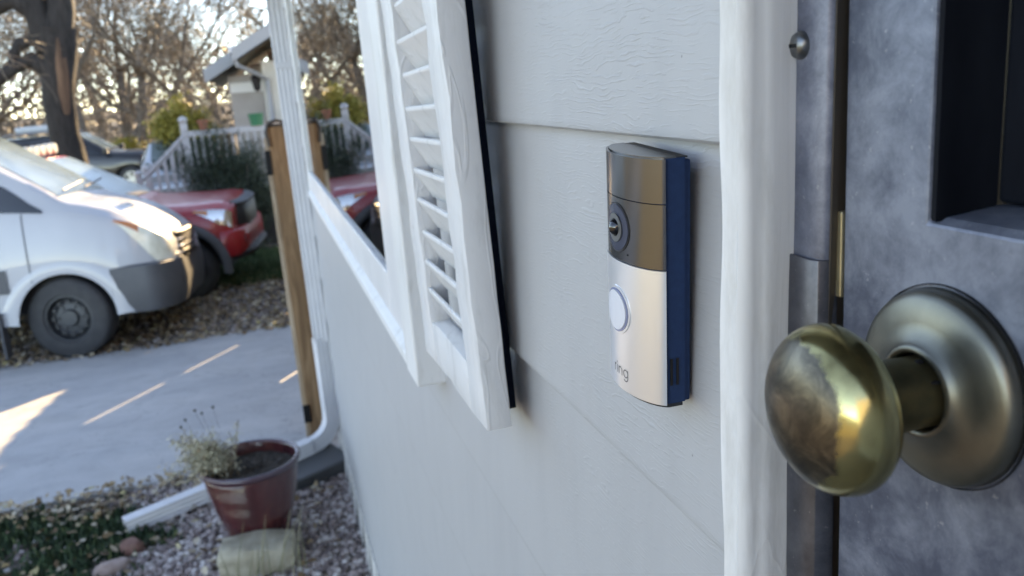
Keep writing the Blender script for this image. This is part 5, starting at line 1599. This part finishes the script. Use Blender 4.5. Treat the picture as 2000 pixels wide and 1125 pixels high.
l1.build('limb', M['bark'], bt, smooth=60, local=True)
l2 = rough_tube([W(-3.60, 3.0), W(-3.72, 3.7), W(-3.80, 4.4), W(-4.2, 5.4), W(-4.4, 6.6)], [.27, .22, .20, .17, .13], 12, .10, 4)
l2.build('limb', M['bark'], bt, smooth=60, local=True)
l3 = rough_tube([W(-3.60, 3.15), W(-3.85, 3.20), W(-4.12, 3.14), W(-4.26, 2.93), W(-4.32, 2.72), W(-4.62, 2.50), W(-5.2, 2.6), W(-5.9, 3.0)], [.22, .13, .11, .10, .11, .13, .10, .06], 10, .10, 5)
l3.build('limb', M['bark'], bt, smooth=60, local=True)
l4 = rough_tube([W(-3.72, 2.65), W(-3.95, 2.85), W(-4.25, 2.72), W(-4.62, 2.52)], [.22, .15, .12, .11], 10, .10, 6)
l4.build('limb', M['bark'], bt, smooth=60, local=True)
l5 = rough_tube([W(-3.72, 3.75), W(-4.1, 3.95), W(-4.6, 3.75), W(-5.4, 3.65), W(-6.2, 4.0)], [.2, .15, .13, .11, .06], 10, .10, 7)
l5.build('limb', M['bark'], bt, smooth=60, local=True)
# scar: pale wood lens on the camera side
sc_ = MB(); rows = []
for i in range(15):
    t = i/14; z = 1.75 + t*1.45; w = 0.115*math.sin(math.pi*min(1, t*0.95+0.05))**0.7 + 0.015
    xc = float(np.interp(z, [1.4, 2.2, 3.0, 3.4], [-3.50, -3.49, -3.40, -3.36]))
    yr = -float(np.interp(z, [1.4, 2.2, 3.0, 3.4], [.287, .30, .335, .36]))*1.04
    rows.append([W(xc-w, z, yr+0.045), W(xc-w*.4, z, yr-0.015), W(xc+w*.4, z, yr+0.0), W(xc+w, z, yr+0.085)])
sc_.add([tuple(p) for r_ in rows for p in r_], [(i*4+k, i*4+k+1, i*4+5+k, i*4+4+k) for i in range(14) for k in range(3)])
sc_.build('scar', M['bark_scar'], bt, smooth=60, local=True)
for (p, d, L, rd) in ((W(-3.2, 6.9), Vector((.3, .2, 1)), 4.5, .16), (W(-4.4, 6.5), Vector((-.5, -.3, .9)), 4.5, .15), (W(-5.9, 3.0), Vector((-1, .2, .5)), 3, .06), (W(-6.2, 4.0), Vector((-1, -.2, .4)), 3, .06),
                      (W(-3.1, 5.0), Vector((1, .3, .6)), 4.2, .13), (W(-4.1, 5.2), Vector((-.9, .5, .4)), 4, .12), (W(-4.6, 3.75), Vector((-.4, -.7, -.1)), 2.2, .05), (W(-4.62, 2.5), Vector((-.6, -.5, -.1)), 2.0, .045),
                      (W(-3.2, 4.6), Vector((.8, -.6, .05)), 3.2, .08), (W(-3.05, 5.6), Vector((1, .1, .15)), 3.8, .09)):
    big.branch(p, d, L, rd, 1, 5, (4, 5, 4, 4, 4), 0.035)
if big.big.v: big.big.build('branch', M['bark'], bt, smooth=60, local=True)
npmesh('crown', big.V, big.F, M['twig'], bt)
print('crown faces', len(big.F), [len(m_[1].polygons) for m_ in (bareA, bareB, leafyC)])
